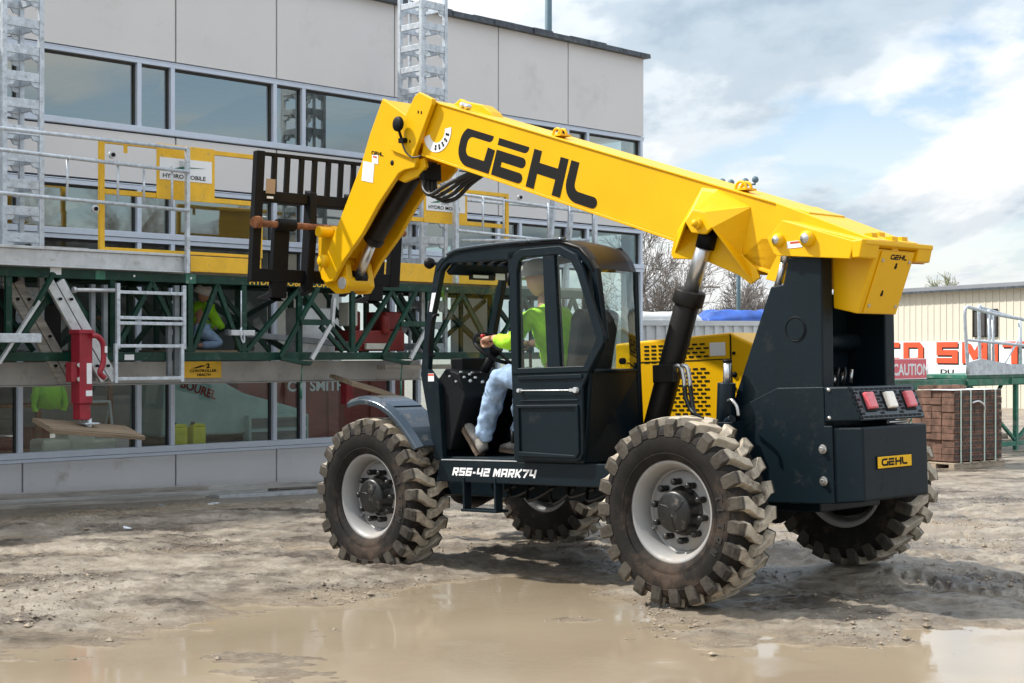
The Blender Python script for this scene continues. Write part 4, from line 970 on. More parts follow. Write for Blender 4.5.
tr = [(*ch[0][:3],(.125,.15)), (*ch[12][:3],.118), (*ch[13][:3],.098), (*rel((1.95,.825,1.36)),.084), (*rel((2.03,.83,1.16)),.075), (*rel((2.055,.83,1.045)),.072), (*ch[16][:3],.118), (*ch[17][:3],.098), (*rel((1.86,.60,1.34)),.08), (*rel((1.86,.62,1.13)),.072), (*rel((1.85,.62,1.03)),.07)]
o = skin_mesh('trousers', tr, chain_edges((0,1,2,3,4,5),(0,6,7,8,9,10)), 'denim', OP, 3); wrinkle(o, .019, 13)
def shoe(heel, toe, up):
    h = Vector(rel(heel)); t = Vector(rel(toe)); d = (t-h); ln = d.length; d.normalize(); u = Vector(up).normalized(); s_ = u.cross(d).normalized(); u = d.cross(s_); mb = MB(); sl_ = MB()
    st = [(0,.036,.085),(.12,.042,.10),(.28,.044,.105),(.45,.044,.08),(.62,.050,.060),(.80,.052,.048),(.93,.040,.036),(1.0,.018,.02)]
    n = 12; vs = []
    for f, w, hh in st:
        for k in range(n):
            a = 2*math.pi*k/n; y = math.cos(a)*w; z = max(0, math.sin(a)*.5+.5)*hh
            vs.append(h + d*(f*ln) + s_*y + u*z)
    fs = [(i*n+k, i*n+(k+1)%n, (i+1)*n+(k+1)%n, (i+1)*n+k) for i in range(len(st)-1) for k in range(n)] + [tuple(range(n)), tuple(len(vs)-n+k for k in range(n))]
    mb.add(vs, fs, True)
    ol = [h + d*(f*ln*1.03-.005) + s_*(w*1.12) for f, w, _ in st] + [h + d*(f*ln*1.03-.005) - s_*(w*1.12) for f, w, _ in st[::-1]]
    k = len(ol); sl_.add([p+u*.006 for p in ol]+[p-u*.02 for p in ol], [list(range(k)), [i+k for i in range(k)][::-1]]+[(i,(i+1)%k,(i+1)%k+k,i+k) for i in range(k)])
    so_ = mb.build('shoe', 'shoe', OP); sl_.build('sole', 'sole', so_)
shoe((2.085,.83,.965), (2.245,.83,1.195), (-.72,0,.45)); shoe((1.83,.62,.975), (2.06,.64,1.0), (-.1,0,1))
hardhat(rel((1.60,.655,2.285)), (1,.05,-.05), (0,0,1)).build('cap', 'hat', OP)

# ------------------------------------------------------------------ building (frame: x along the facade, y into the building, z up)
bb_ = R(44); FDv = Vector((math.sin(bb_), math.cos(bb_), 0)); FIv = Vector((-math.cos(bb_), math.sin(bb_), 0)); FOv = Vector((-512/F*18.3, 18.3, 0))
FM = Matrix(((FDv.x, FIv.x, 0, FOv.x), (FDv.y, FIv.y, 0, FOv.y), (0,0,1,0), (0,0,0,1)))
BL = empty('office_building', FM, 'two storey grey panelled building with long bands of tinted glass behind the scaffold platform', 'building')
T0, T1 = -9.3, 12.05
seams = [-8.4,-6.2,-4.1,-1.9,.28,2.44,4.07,6.24,8.43,10.08,12.05]
def band(z0, z1, mm_, y0=-.02, y1=.06, nm='wall_panels', gap=.012):
    m = MB(); a = T0
    for s_ in seams: m.box((a+gap, y0, z0), (s_-gap*(0 if s_ == T1 else 1), y1, z1)); a = s_
    return m.build(nm, mm_, BL, bevel=.003)
band(5.44, 6.80, 'panel'); band(3.83, 4.45, 'panel'); band(-.45, .33, 'panel_lo')
m = MB(); m.box((T0, .062, 5.42),(T1-.01, .25, 6.8)); m.box((T0,.062,3.80),(T1-.01,.25,4.47)); m.box((T0,.062,-.5),(T1-.01,.25,.36)); m.build('wall_backing', 'gap', BL)
m = MB(); m.box((T0,.30,3.85),(T1-.3,11.8,4.15)); m.box((T0,.30,6.5),(T1-.3,11.8,6.7)); m.build('floor_slabs', 'concrete', BL)
m = MB(); m.box((T0,.25,-.1),(T1-.3,11.8,.02)); m.build('ground_floor', 'interf', BL)
m = MB(); m.box((T0,11.8,-.4),(T1,12,1.0)); m.box((T0,11.8,3.4),(T1,12,6.8)); m.box((T0-.2,0.25,-.4),(T0,12,6.8)); m.box((T0,7,.9),(9.2,7.1,3.85)); m.build('back_walls', 'inter', BL)  # partition added to hide bright sky; back wall left open to let light in
m = MB()   # right end wall with window openings
for y0, y1, z0, z1 in ((.0,.28,-.5,6.8),(.28,12,-.5,.4),(.28,12,3.75,4.5),(.28,12,5.4,6.8),(3.6,4.6,.4,3.75),(8.2,12,.4,3.75),(3.6,4.6,4.5,5.4),(8.2,12,4.5,5.4)): m.box((T1-.25,y0 if y0 else .07,z0),(T1-.002,y1,z1))
m.build('end_wall', 'panel', BL)
m = MB(); m.box((T0,.06,6.8),(T1,12.0,6.83)); m.build('roof', 'coping', BL)
# coping: slightly ragged dark membrane edge
m = MB(); rj = random.Random(5); t = T0; 
while t < T1+.06:
    t2 = min(t+.45, T1+.07); a = rj.uniform(-.012,.012); b = rj.uniform(-.015,.015); m.prism([(-.12+a, 6.80),(.3,6.80),(.3,6.90+b),(-.11+a,6.885+b)], 0, t, t2); t = t2
m.build('roof_edge', 'coping', BL)
m = MB(); m.box((5.55,-.16,6.91),(6.35,.4,6.95)); m.box((4.2,-.1,6.91),(5.5,.3,6.94)); m.build('roof_plywood', 'ply', BL)
for i, (y0, y1) in enumerate(((.3,.31),)):
    m = MB()
    for z in (5.415, 3.80, 4.475): m.box((T0,-.035,z-.006),(T1+.02,.02,z+.006))
    m.build('metal_flashing', 'frame', BL)
m = MB(); m.box((T0,-.05,.335),(T1,.02,.375)); m.build('base_flashing', 'frame', BL)
mull = [-8.8,-8.3,-6.62,-6.12,-4.44,-3.94,-2.28,-1.78,-.25,.25,1.89,2.39,4.04,4.54,6.21,6.73,8.43,8.93,10.07,10.57,T1-.06]
def windows(z0, z1, transoms, depth=.09, nm='window', gl='glass_b'):
    fw = .062; a = T0
    m = MB(); m.box((T0,-.045,z0),(T1,depth,z0+.075)); m.box((T0,-.03,z1-.055),(T1,depth,z1)); m.build('window_rails', 'frame', BL, bevel=.003)
    for x in mull:
        m = MB(); m.box((x-fw/2,-.03,z0+.076),(x+fw/2,depth,z1-.056)); fr = m.build(nm, 'frame', BL, bevel=.003)
        if a > T0-.1:
            m = MB(); m.box((x-fw/2-.014,.02,z0+.076),(x-fw/2-.001,depth-.01,z1-.056)); m.box((a+fw/2+.001,.03,z1-.085),(x-fw/2-.015,depth-.01,z1-.057)); m.build('gasket', 'gap', fr)
            for tz in transoms:
                m = MB(); m.box((a+fw/2+.001,-.028,tz-.03),(x-fw/2-.001,depth-.012,tz+.03)); m.build('transom', 'frame', fr)
            m = MB(); m.add([(a+fw/2,.05,z0+.07),(x-fw/2,.05+rj.uniform(-.004,.004),z0+.07),(x-fw/2,.05+rj.uniform(-.004,.004),z1-.05),(a+fw/2,.05,z1-.05)], [(0,1,2,3)]); m.build('pane', gl, fr)
        a = x
windows(4.475, 5.41, []); windows(.38, 3.118, [], gl='glass_lo'); windows(3.122, 3.79, [])
# ------------------------------------------------------------------ things inside the glazed ground floor
def fe(name, t, y, z, label, cat, rz=0, group=None):
    return empty(name, FM @ Matrix.Translation((t,y,z)) @ Matrix.Rotation(rz,4,'Z'), label, cat, group)
e = fe('shipping_box', 7.2, 2.6, .02, 'dark red painted steel box seen through the ground floor glass behind the front wheel', 'container')
m = MB(); m.box((-1.9,0,0),(1.6,1.4,1.45)); m.build('body', 'barnred', e, bevel=.01)
m = MB()
for k in range(4): m.box((-1.9+.9*k,-.03,.0),(-1.82+.9*k,-.002,1.4))
m.build('ribs', 'barnred', e)
text('CD SMITH', 'lettering', 'decal_white', e, (-.95,-.035,1.02), (1,0,0), (0,0,1), .24, .002, .006, sx=1.1)
e = fe('covered_trailer', 4.1, 1.3, .02, 'low trailer under a pale teal cover seen through the glass beside the yellow jugs', 'trailer')
m = MB(); m.prism([(-1.0,.45),(-.95,1.30),(-.3,1.38),(.4,1.05),(1.5,.78),(1.5,.45)], 1, 0, .9); m.build('cover', 'teal', e, bevel=.05, seg=3)
m = MB(); m.box((-1.0,.05,.15),(1.6,.85,.44)); m.cyl((-.5,-.02,.25),(-.5,.1,.25),.2); m.cyl((.7,-.02,.25),(.7,.1,.25),.2); m.build('frame', 'black', e)
text('BOUREL', 'lettering', 'barnred', e, (-.72,-.006,1.16), Vector((1,0,-.32)), Vector((.32,0,1)), .17, .002, .004)
jg = None
for i, t in enumerate((2.80, 3.06)):
    lab = ['left yellow plastic jug standing inside the glass next to the window post', 'right yellow plastic jug standing inside the glass, clear of the window post'][i]
    if i == 0:
        e = jg = fe('plastic_jug', t-.03, .42, .36, lab, 'jug', 0, 'yellow jugs inside the window')
        m = MB(); m.box((-.105,-.08,0),(.105,.08,.30)); m.prism([(-.105,.30),(-.05,.35),(.105,.34),(.105,.30)], 1, -.07, .07); m.build('body', 'jug', e, bevel=.02, seg=3)
        m = MB(); m.cyl((-.06,0,.33),(-.06,0,.37),.028,seg=14); m.build('cap', 'gap', e)
    else:
        e = copy_tree(jg); e.matrix_world = FM @ Matrix.Translation((t,.42,.36)); e['label'] = lab
m = MB(); m.box((-.5,.3,0),(3.4,.75,.34)); o = m.build('storage_bench', 'inter', None); o.matrix_world = FM @ Matrix.Translation((0,0,.02)); tag(o, 'low grey bench along the inside of the ground floor glass', 'bench')
e = fe('hanging_jacket', 1.15, .9, 1.33, 'hi-vis green jacket hanging inside the window beside the red jack', 'jacket')
m = MB(); m.tube(smooth_path([(-.04,0,0),(-.16,0,-.05),(-.21,0,-.30),(-.19,0,-.42)]), [.05]*12+[.045,.045,.045,.04,.04,.04,.04], 10)
m.tube(smooth_path([(.04,0,0),(.16,0,-.05),(.21,0,-.30),(.19,0,-.42)]), .045, 10)
m.lathe([(.03,0),(.12,-.05),(.15,-.2),(.155,-.40),(.13,-.40)], (0,0,.01), axis=2, seg=16); o = m.build('jacket_body', 'hivis2', e); wrinkle(o, .03, 8)
m = MB(); m.tube([(0,0,.0),(0,0,.08),(.03,0,.10),(.03,0,.13)], .006, 6); m.build('hook', 'black', e)
e = fe('steel_shelf', 1.6, 2.0, .02, 'dark brown storage rack behind the hanging jacket inside the building', 'rack')
m = MB()
for x in (-1.2,0,1.1):
    for y in (0,.6): m.box((x-.03,y-.03,0),(x+.03,y+.03,2.2))
for z in (.3,.9,1.5,2.1): m.box((-1.2,-.02,z),(1.1,.62,z+.04))
m.build('frame', 'rust', e)
for k in range(10):
    m = MB(); x = rnd.uniform(-1.1,.7); z = rnd.choice((.34,.94,1.54)); w = rnd.uniform(.2,.4); m.box((x,.05,z),(x+w,.5,z+rnd.uniform(.15,.4)))
    m.build('stored_box', rnd.choice(['barnred','inter','card','teal','barnred']), e)
e = fe('step_stool', 1.85, .9, .02, 'pale folding step stool standing inside the ground floor window', 'stool')
m = MB()
for x in (-.2,.2): m.bar((x,-.15,0),(x,.05,1.0),.03); m.bar((x,.35,0),(x,.05,1.0),.03)
for z in (.3,.6,.98): m.box((-.2,-.12+z*.15,z),(.2,.06+z*.1,z+.03))
m.build('frame', 'alu', e)
o = MB(); 
for x, w, h in ((.75,.45,.22),(1.3,.5,.20),(1.1,.4,.40)): o.box((x,.35,.36),(x+w,.7,.36+h))
o = o.build('paper_bundles', 'cream', None, bevel=.04); o.matrix_world = FM.copy(); tag(o, 'pale bags heaped on the bench behind the hanging wooden pad', 'bags')
e = fe('workbench', 5.05, 1.2, .02, 'blue-grey steel workbench with drawers seen through the glass left of the front wheel', 'workbench')
m = MB(); m.box((-.55,0,0),(.55,.6,.72)); m.build('cabinet', 'teal', e, bevel=.01)
m = MB()
for z in (.2,.42,.62): m.box((-.5,-.012,z-.08),(.5,-.001,z+.06))
m.build('drawer', 'inter', e)

# ------------------------------------------------------------------ mast climbing work platform
WP = empty('work_platform', FM @ Matrix.Translation((2,-2.2,1.5)), 'long dark green lattice work platform with grey and yellow guard rails along the facade', 'work platform')
def P_(p): return (p[0]-2, p[1]+2.2, p[2]-1.5)
class PB(MB):
    def __init__(s): super().__init__(P_)
TA, TB = -3.4, 8.3; yF, yB = -2.2, -.95
m = PB()
for y in (yF, yB):
    m.box((TA,y-.03,2.455),(TB,y+.03,2.555)); m.box((TA,y-.03,1.57),(TB,y+.03,1.665))
for t in [-2.9,-1.9,-1.06,.165,1.17,1.92,2.75,3.59,4.89,6.1,7.3,8.2]:
    for y in (yF, yB): m.box((t-.035,y-.025,1.666),(t+.035,y+.025,2.454))
    m.box((t-.03,yF+.03,2.46),(t+.03,yB-.03,2.52)); m.box((t-.03,yF+.03,1.60),(t+.03,yB-.03,1.65))
m.build('truss_frame', 'green', WP, bevel=.004)
m = PB(); ts = [-2.9,-1.9,-1.06,.165,1.17,1.92,3.59,4.89,6.1,7.3,8.2]
for i in range(len(ts)-1):
    a, b = ts[i], ts[i+1]; mid = (a+b)/2
    m.bar((a+.04,yF,1.68),(mid,yF,2.45),.05,.05,up=(0,1,0)); m.bar((b-.04,yF,1.68),(mid,yF,2.45),.05,.05,up=(0,1,0))
    m.bar((a+.04,yB,2.44),(b-.04,yB,1.68),.07,.05,up=(0,1,0)); m.bar((a+.04,yB+.06,1.68),(b-.04,yB+.06,2.44),.06,.04,up=(0,1,0)); m.bar((a+.04,yF+.6,2.44),(mid,yF+.6,1.68),.05,.04,up=(0,1,0)); m.box((mid-.03,yB-.02,1.67),(mid+.03,yB+.02,2.44))
    m.bar((a,yF+.03,1.63),(b,yB-.03,1.63),.05,.05)
m.build('truss_diagonals', 'green', WP)
m = PB(); 
for k in range(5): y = yF+.06+k*.235; m.box((TA,y,2.558),(TB,y+.225,2.60))
m.build('deck_boards', 'greyboard', WP)
m = PB()
m.box((TA,yF-.09,2.585),(1.06,yF-.035,2.745)); m.box((TA,yF-.12,2.746),(1.065,yF-.02,2.775)); m.box((TA,yF-.11,2.565),(1.06,yF-.032,2.584))
m.build('toe_beam', 'alu', WP, bevel=.004)
for a, b, z, d in ((1.14,2.13,2.765,.07),(4.0,6.36,2.82,.05)): m = PB(); m.box((a,yF-d,2.585),(b,yF-.035,z)); m.build('yellow_toe_board', 'yellow2', WP, bevel=.004)
m = PB()
m.box((1.165-.07,yF-.036,2.45),(1.165+.07,yF-.031,2.56)); m.box((-.06,yF-.036,2.458),(.06,yF-.0312,2.552))
build_each(m, 1, 'splice_plate', 'green_lt', WP)
m = PB()
for t in (.42,1.165,5.2): m.cyl((t,yF-.036,2.51),(t,yF-.042,2.51),.014,seg=8)
m.box((-.60,yF-.034,2.49),(-.47,yF-.037,2.60)); m.box((.30,yF-.034,1.58),(.42,yF-.037,1.64)); m.build('small_labels', 'decal_white', WP)
text('HYDRO-MOBILE.COM', 'chord_lettering', 'yellow2', WP, (1.98,yF-.033,2.468), (1,0,0), (0,0,1), .085, .001, .002, sx=1.45, fn=P_)
# aluminium rails left
def tubes(name, segs, r, mm_, parent=WP):
    m = PB()
    for a, b in segs: m.cyl(a, b, r, seg=10)
    build_each(m, 1, name, mm_, parent)
yr = yF-.14
tubes('guard_rail', [((TA,yr,3.965),(1.03,yr,3.965)),((TA,yr-.05,3.775),(1.03,yr-.05,3.70)),((TA,yr-.05,3.325),(1.03,yr-.05,3.265))], .021, 'galv')
m = PB(); m.box((1.02,yr-.03,2.56),(1.065,yr+.02,3.985)); m.build('guard_rail_post', 'galv', WP, bevel=.004)
tubes('rail_spindle', [((t,yr-.02,3.75),(t,yr-.02,3.28)) for t in (-2.6,-1.6,-.47,.14,.83)]+[((.48,yr,3.70),(.48,yr,3.28))], .014, 'galv')
def roller(t, y, z):
    m = PB(); m.cyl((t,y-.05,z),(t,y-.085,z),.042,seg=18); o = m.build('rail_roller', 'alu', WP, bevel=.005)
    m = PB(); m.cyl((t,y-.086,z),(t,y-.10,z),.022,seg=12); m.build('roller_nut', 'black', o)
roller(.04,yr,3.80); roller(-.18,yr-.02,3.20)
# yellow gates
def gate(a, b, z0, zt, zm, st0, st1):
    m = PB(); w = .028
    m.box((a-w,yF-.03,z0),(a+w,yF+.02,zt)); m.box((b-w,yF-.03,z0),(b+w,yF+.02,zt))
    m.box((a+w+.001,yF-.028,zt-.05),(b-w-.001,yF+.018,zt)); m.box((a+w+.001,yF-.028,zm-.025),(b-w-.001,yF+.018,zm+.03)); m.box((a+w+.001,yF-.028,z0),(b-w-.001,yF+.018,z0+.035))
    m.box((st0,yF-.04,zm-.03),(st1,yF-.029,zt+.01)); m.box((a+.26,yF-.034,zt-.14),(a+.31,yF-.029,zt-.05))
    g = m.build('yellow_gate', 'yellow2', WP, bevel=.004)
    s0, s1 = st0+.035, st1-.045; zc = (zm+zt)/2+.01
    m = PB(); m.box((s0,yF-.046,zc-.11),(s1,yF-.041,zc+.14)); m.build('white_sign', 'decal_white', g)
    m = PB(); mid = (s0+s1)/2-.02; m.box((mid-.07,yF-.048,zc-.02),(mid+.07,yF-.0465,zc+.115)); m.build('grey_emblem', 'alu', g)
    m = PB(); pts = [(s0+.07,zc-.005),(mid-.05,zc+.05),(s1-.08,zc+.055),(mid+.02,zc+.035),(s0+.2,zc-.0)]; m.prism(pts, 1, yF-.050, yF-.0485); m.build('green_swoosh', 'green_lt', g)
    text('HYDRO MOBILE', 'sign_lettering', 'decal_black', g, (s0+.035,yF-.0475,zc-.085), (1,0,0), (0,0,1), .066, .001, .001, sx=1.22, fn=P_)
gate(.03, 2.15, 2.78, 4.0, 3.42, .71, 1.49); gate(4.03, 6.36, 2.72, 3.86, 3.40, 4.78, 5.57)
# aluminium rails right and leaning brace
tubes('guard_rail', [((5.25,yr,3.775),(8.06,yr,3.69)),((5.25,yr-.05,3.28),(8.06,yr-.05,3.22)),((5.4,yr+.05,3.16),(8.0,yr+.05,3.30)),((5.9,yr+.6,3.78),(8.3,yr+.6,3.80))], .021, 'galv')
tubes('rail_spindle', [((t,yr-.02,3.77),(t,yr-.02,3.25)) for t in (5.27,5.75,6.15,7.05,7.5,8.03)], .015, 'galv')
for a, z in ((5.22,4.2),(8.03,3.9)): m = PB(); m.box((a,yr-.04,2.58),(a+.06,yr+.02,z)); m.build('guard_rail_post', 'galv', WP)
for a, w_ in ((7.35,.09),(7.75,.07)): m = PB(); m.bar((a,yr+.3,2.6),(a+.2,yr+.3,4.2),w_,.05); m.build('leaning_channel', 'galv', WP)
roller(6.42,yr,3.80); roller(6.55,yr-.02,3.20)
# long beam slung below, notice plate
m = PB(); m.box((TA,-1.70,1.305),(5.2,-1.45,1.555)); m.box((TA,-1.74,1.29),(5.2,-1.41,1.303)); m.build('lower_beam', 'concrete', WP, bevel=.01)
m = PB(); m.box((4.3,-2.02,1.44),(5.9,-1.85,1.50)); m.build('lower_angle', 'greyboard', WP)
m = PB(); m.box((1.41,-1.72,1.36),(1.95,-1.705,1.555)); ns_ = m.build('notice_plate', 'yellow2', WP)
m = PB(); m.prism([(1.53,1.475),(1.66,1.51),(1.74,1.505),(1.66,1.49),(1.60,1.475)], 1, -1.724, -1.7215); m.build('notice_emblem', 'decal_black', ns_)
text('2', 'notice_number', 'decal_black', ns_, (1.73,-1.7235,1.478), (1,0,0), (0,0,1), .075, .001, .003, sx=1.4, fn=P_)
text('CONTROLLER', 'notice_text', 'decal_black', ns_, (1.50,-1.7235,1.43), (1,0,0), (0,0,1), .045, .001, .001, sx=1.3, fn=P_)
text('HEALTH', 'notice_text', 'decal_black', ns_, (1.60,-1.7235,1.385), (1,0,0), (0,0,1), .040, .001, .001, sx=1.3, fn=P_)
# hanging ladder gate
m = PB(); yg = yF-.12
for a, b in ((.19,.19),(1.10,1.10)): pass
m.fn = lambda p: P_((.155+(p[0]-.175)*.93, p[1], p[2])); m.box((.175,yg,1.70),(.22,yg+.04,2.42)); m.box((.13,yg-.03,1.33),(.17,yg+.01,1.76)); m.box((1.09,yg,1.70),(1.135,yg+.04,2.42)); m.box((1.04,yg-.03,1.33),(1.085,yg+.01,1.76))
for z in (2.325,2.045,1.985): m.box((.22,yg+.005,z-.018),(1.09,yg+.035,z+.018))
for z in (1.735,1.375): m.box((.17,yg-.03,z-.018),(1.04,yg,z+.018))
m.build('ladder_gate', 'galv', WP, bevel=.004)
for a, b, c, d in ((.93,.99,1.40,2.42),(.84,.89,1.40,2.0),(.02,.07,1.35,2.40),(-.13,-.08,1.35,2.40)): m = PB(); m.box((a,yg+.05,c),(b,yg+.10,d)); m.build('ladder_channel', 'darkarm', WP)
m = PB(); m.cyl((-.38,yg,2.33),(.12,yg,2.34),.022); m.cyl((-.38,yg,2.33),(-.35,yg,2.33),.035); m.build('tie_rod', 'alu', WP)
# inclined channels
for dx, dy, mm_ in ((0,-.10,'alu'),(-.30,.25,'greyboard')):
    m = PB()
    for o_ in (0,.13): m.bar((-.66+dx+o_,yF+dy,2.42),(.02+dx+o_-.02,yF+dy,1.36),.10,.05,up=(0,1,0))
    c_ = m.build('inclined_channel', mm_, WP, bevel=.006)
    m = PB()
    for q in (.18,.55,.85):
        for o_ in (0,.13): p = Vector((-.66+dx+o_,yF+dy-.03,2.42)).lerp(Vector((0+dx+o_,yF+dy-.03,1.36)), q); m.cyl(p, p+Vector((0,-.03,0)), .016, seg=8)
    m.build('channel_bolts', 'black', c_)
m = PB(); m.bar((-.80,yF-.16,2.20),(-1.25,yF-.16,1.55),.05,.03); m.build('thin_brace', 'alu', WP)
m = PB(); m.bar((-.62,yF-.14,2.5),(-.86,yF-.14,2.10),.06,.04); m.build('green_brace', 'green', WP)
m = PB(); m.box((TA,yF-.22,1.765),(-.80,yF-.13,1.86)); a1 = m.build('square_arm', 'galv', WP, bevel=.006)
m = PB(); m.box((-.798,yF-.20,1.785),(-.795,yF-.15,1.84)); m.build('arm_opening', 'gap', a1)
m = PB(); m.bar((1.75,yF+.10,1.90),(3.62,yF+.10,1.76),.075,.07); m.build('square_arm', 'darkarm', WP, bevel=.006)
m = PB(); m.box((1.68,yF-.10,1.86),(2.02,yF-.04,1.925)); m.build('arm_head', 'alu', WP, bevel=.006)
m = PB(); m.tube(smooth_path([(1.72,yF-.24,1.95),(1.70,yF-.25,1.90),(1.72,yF-.25,1.80),(1.75,yF-.25,1.79),(1.75,yF-.25,1.9)]), .012, 6); m.cyl((1.73,yF-.22,2.38),(1.73,yF-.22,1.95),.008); m.build('chain_hook', 'galv', WP)
# red screw jack with its wooden pad
m = PB(); yj = yF-.22
m.fn = lambda p: P_(((p[0]+.255)*.80-.335, p[1], p[2])); m.box((-.35,yj-.09,1.12),(-.16,yj+.09,1.90)); m.box((-.335,yj-.075,.95),(-.175,yj+.075,1.12)); m.box((-.45,yj-.06,1.35),(-.352,yj+.06,1.56)); m.box((-.37,yj-.11,1.86),(-.14,yj+.11,1.905))
jk = m.build('screw_jack', 'red', WP, bevel=.008)
m = PB(); m.fn = lambda p: P_((p[0]-.09,p[1],p[2])); m.tube(smooth_path([(-.20,yj-.12,1.84),(-.12,yj-.12,1.83),(-.06,yj-.12,1.74),(-.06,yj-.12,1.55),(-.10,yj-.12,1.45),(-.04,yj-.12,1.39)]), .03, 10); m.build('jack_handle', 'red', jk)
m = PB(); m.fn = lambda p: P_((p[0]-.09,p[1],p[2])); m.box((-.24,yj-.095,1.33),(-.18,yj-.092,1.55)); m.box((-.25,yj-.095,1.20),(-.175,yj-.092,1.26)); m.box((-.06,yj-.155,1.66),(-.03,yj-.15,1.73)); build_each(m, 1, 'jack_sticker', 'decal_white', jk)
m = PB()
for z in (1.38,1.53): m.cyl((-.41,yj-.06,z),(-.41,yj-.085,z),.025,seg=10)
m.build('jack_bolts', 'bolt', jk)
m = PB(); m.cyl((-.255,yj,.80),(-.255,yj,.96),.035); m.box((-.34,yj-.08,.90),(-.17,yj+.08,.915)); m.build('jack_screw', 'galv', jk)
def pad(cx, cy, cz, L_, rot, tilt, name='wood_pad'):
    m = MB(); m.box((-L_/2,-.22,-.025),(L_/2,.22,.02)); m.box((-L_/2,-.20,.021),(L_/2-.1,.16,.03))
    o = m.build(name, 'wood', WP, bevel=.005); o.location = P_((cx,cy,cz)); o.rotation_euler = (R(14), R(tilt), R(rot)); return o
pad(-.24, yj, .845, 1.12, 0, 6)
m = PB(); m.box((3.98,-1.62,.98),(4.10,-1.50,1.30)); m.build('screw_jack', 'red', WP, bevel=.006)
pad(3.92, -2.1, 1.215, .95, 4, 13)
# triangular outriggers
for dx in (0, 1.62):
    m = PB(); y = yF-.10
    m.bar((2.96+dx,y,2.45),(2.38+dx,y,1.60),.05,.05,up=(0,1,0)); m.bar((2.66+dx,y-.03,2.03),(3.13+dx,y-.03,2.03),.06,.07); m.prism([(2.36+dx,1.60),(2.84+dx,1.55),(2.80+dx,1.50),(2.36+dx,1.575)], 1, y-.06, y+.05)
    m.bar((3.0+dx,y,1.98),(3.35+dx,y,1.68),.05,.05)
    o = m.build('outrigger', 'green', WP, bevel=.004)
    m = PB(); m.bar((3.14+dx,y-.05,2.03),(3.17+dx,y-.05,2.33),.05,.04); m.bar((3.12+dx,y-.05,2.0),(2.82+dx,y-.05,1.58),.05,.035,up=(0,1,0)); m.build('outrigger_strut', 'alu', o)
    m = PB(); m.cyl((2.72+dx,y,1.52),(2.70+dx,y,1.30),.008); m.cyl((2.70+dx,y,1.30),(2.70+dx,y,1.10),.014); m.build('hanging_wire', 'green_lt', o)
m = PB(); m.box((3.00,-1.95,1.66),(3.52,-1.60,2.22)); m.build('control_box', 'alu', WP, bevel=.012)
m = PB(); m.box((3.85,-1.9,1.68),(4.75,-1.3,1.95)); m.cyl((4.1,-1.6,1.95),(4.1,-1.6,2.2),.10); m.cyl((4.4,-1.9,1.9),(4.4,-1.9,2.15),.06); m.box((4.5,-1.8,1.95),(4.8,-1.4,2.2)); m.build('drive_motor', 'barnred', WP, bevel=.02)
for a, b in (((3.7,-2.0,2.0),(3.85,-1.8,2.3)),((4.0,-2.0,1.70),(4.4,-1.95,1.78))): m = PB(); m.box(a, b); m.build('motor_fitting', 'cream', WP, bevel=.01)
m = PB(); m.box((-1.05,-1.6,1.66),(-.65,-1.3,2.35)); m.box((-.3,-1.5,1.66),(-.05,-1.3,2.2)); m.build('drive_cabinet', 'cyl', WP, bevel=.01)

# masts
def mast(t, z0, z1, label):
    e = empty('lattice_mast', FM @ Matrix.Translation((t,-1.5,z0)), label, 'mast', 'square lattice masts')
    s_ = .44; m = MB(); h = z1-z0
    for x in (0,s_):
        for y in (0,s_): m.box((x-.028,y-.028,0),(x+.028,y+.028,h))
    m.build('mast_legs', 'galv', e, bevel=.004)
    m = MB(); k = 0; z = .12
    while z < h-.05:
        for y in (-.0, s_): m.box((.029,y-.02,z),(s_-.029,y+.02,z+.10)); m.prism([(.029,z),(.13,z),(.10,z-.05),(.029,z-.06)], 1, y-.012, y+.012); m.prism([(s_-.029,z),(s_-.13,z),(s_-.10,z-.05),(s_-.029,z-.06)], 1, y-.012, y+.012)
        for x in (0, s_): m.box((x-.02,.029,z+.01),(x+.02,s_-.029,z+.09)); m.prism([(.029,z),(.13,z),(.10,z-.05),(.029,z-.06)], 0, x-.012, x+.012)
        z += .295
    m.build('mast_rungs', 'galv', e, bevel=.003)
    m = MB(); m.box((s_/2-.03,-.10,0),(s_/2+.03,-.03,h)) if False else m.box((s_/2-.02,s_+.03,0),(s_/2+.02,s_+.06,h)); m.build('gear_rack', 'galv', e)
mast(-.74, 1.57, 9.5, 'left galvanised lattice mast rising out of the picture at its left edge'); mast(5.42, 1.57, 6.62, 'right galvanised lattice mast standing behind the boom head')
o = MB(); o.box((0,0,0),(.52,.20,.205)); o = o.build('concrete_block', 'concrete', None, bevel=.006); o.matrix_world = FM @ Matrix.Translation((-.52,-2.0,2.603)); tag(o, 'grey concrete block on the platform deck beside the yellow gate', 'block')

# kneeling worker on the platform
WK = empty('person', FM @ Matrix.Translation((1.90,-1.35,1.69)) @ Matrix.Rotation(R(75),4,'Z') @ Matrix.Scale(.80,4), 'worker in a hi-vis top and white hard hat kneeling behind the green lattice', 'person')
ch = [(0,0,.36,(.13,.12)),(.05,-.02,.52,(.11,.13)),(.10,-.04,.66,(.09,.13)),(.09,-.05,.74,.05),(.08,-.05,.78,.05),
      (-.09,-.10,.62,.05),(-.17,-.22,.42,.042),(-.05,-.34,.34,.032),(.26,-.03,.62,.05),(.32,-.18,.42,.042),(.2,-.32,.34,.032),
      (.08,-.02,.30,.09),(.16,-.30,.10,.065),(.2,.10,.07,.045),(-.10,0,.30,.09),(-.12,-.30,.10,.065),(-.14,.10,.07,.045)]
ed = chain_edges((0,1,2,3,4),(2,5,6,7),(2,8,9,10),(0,11,12,13),(0,14,15,16))
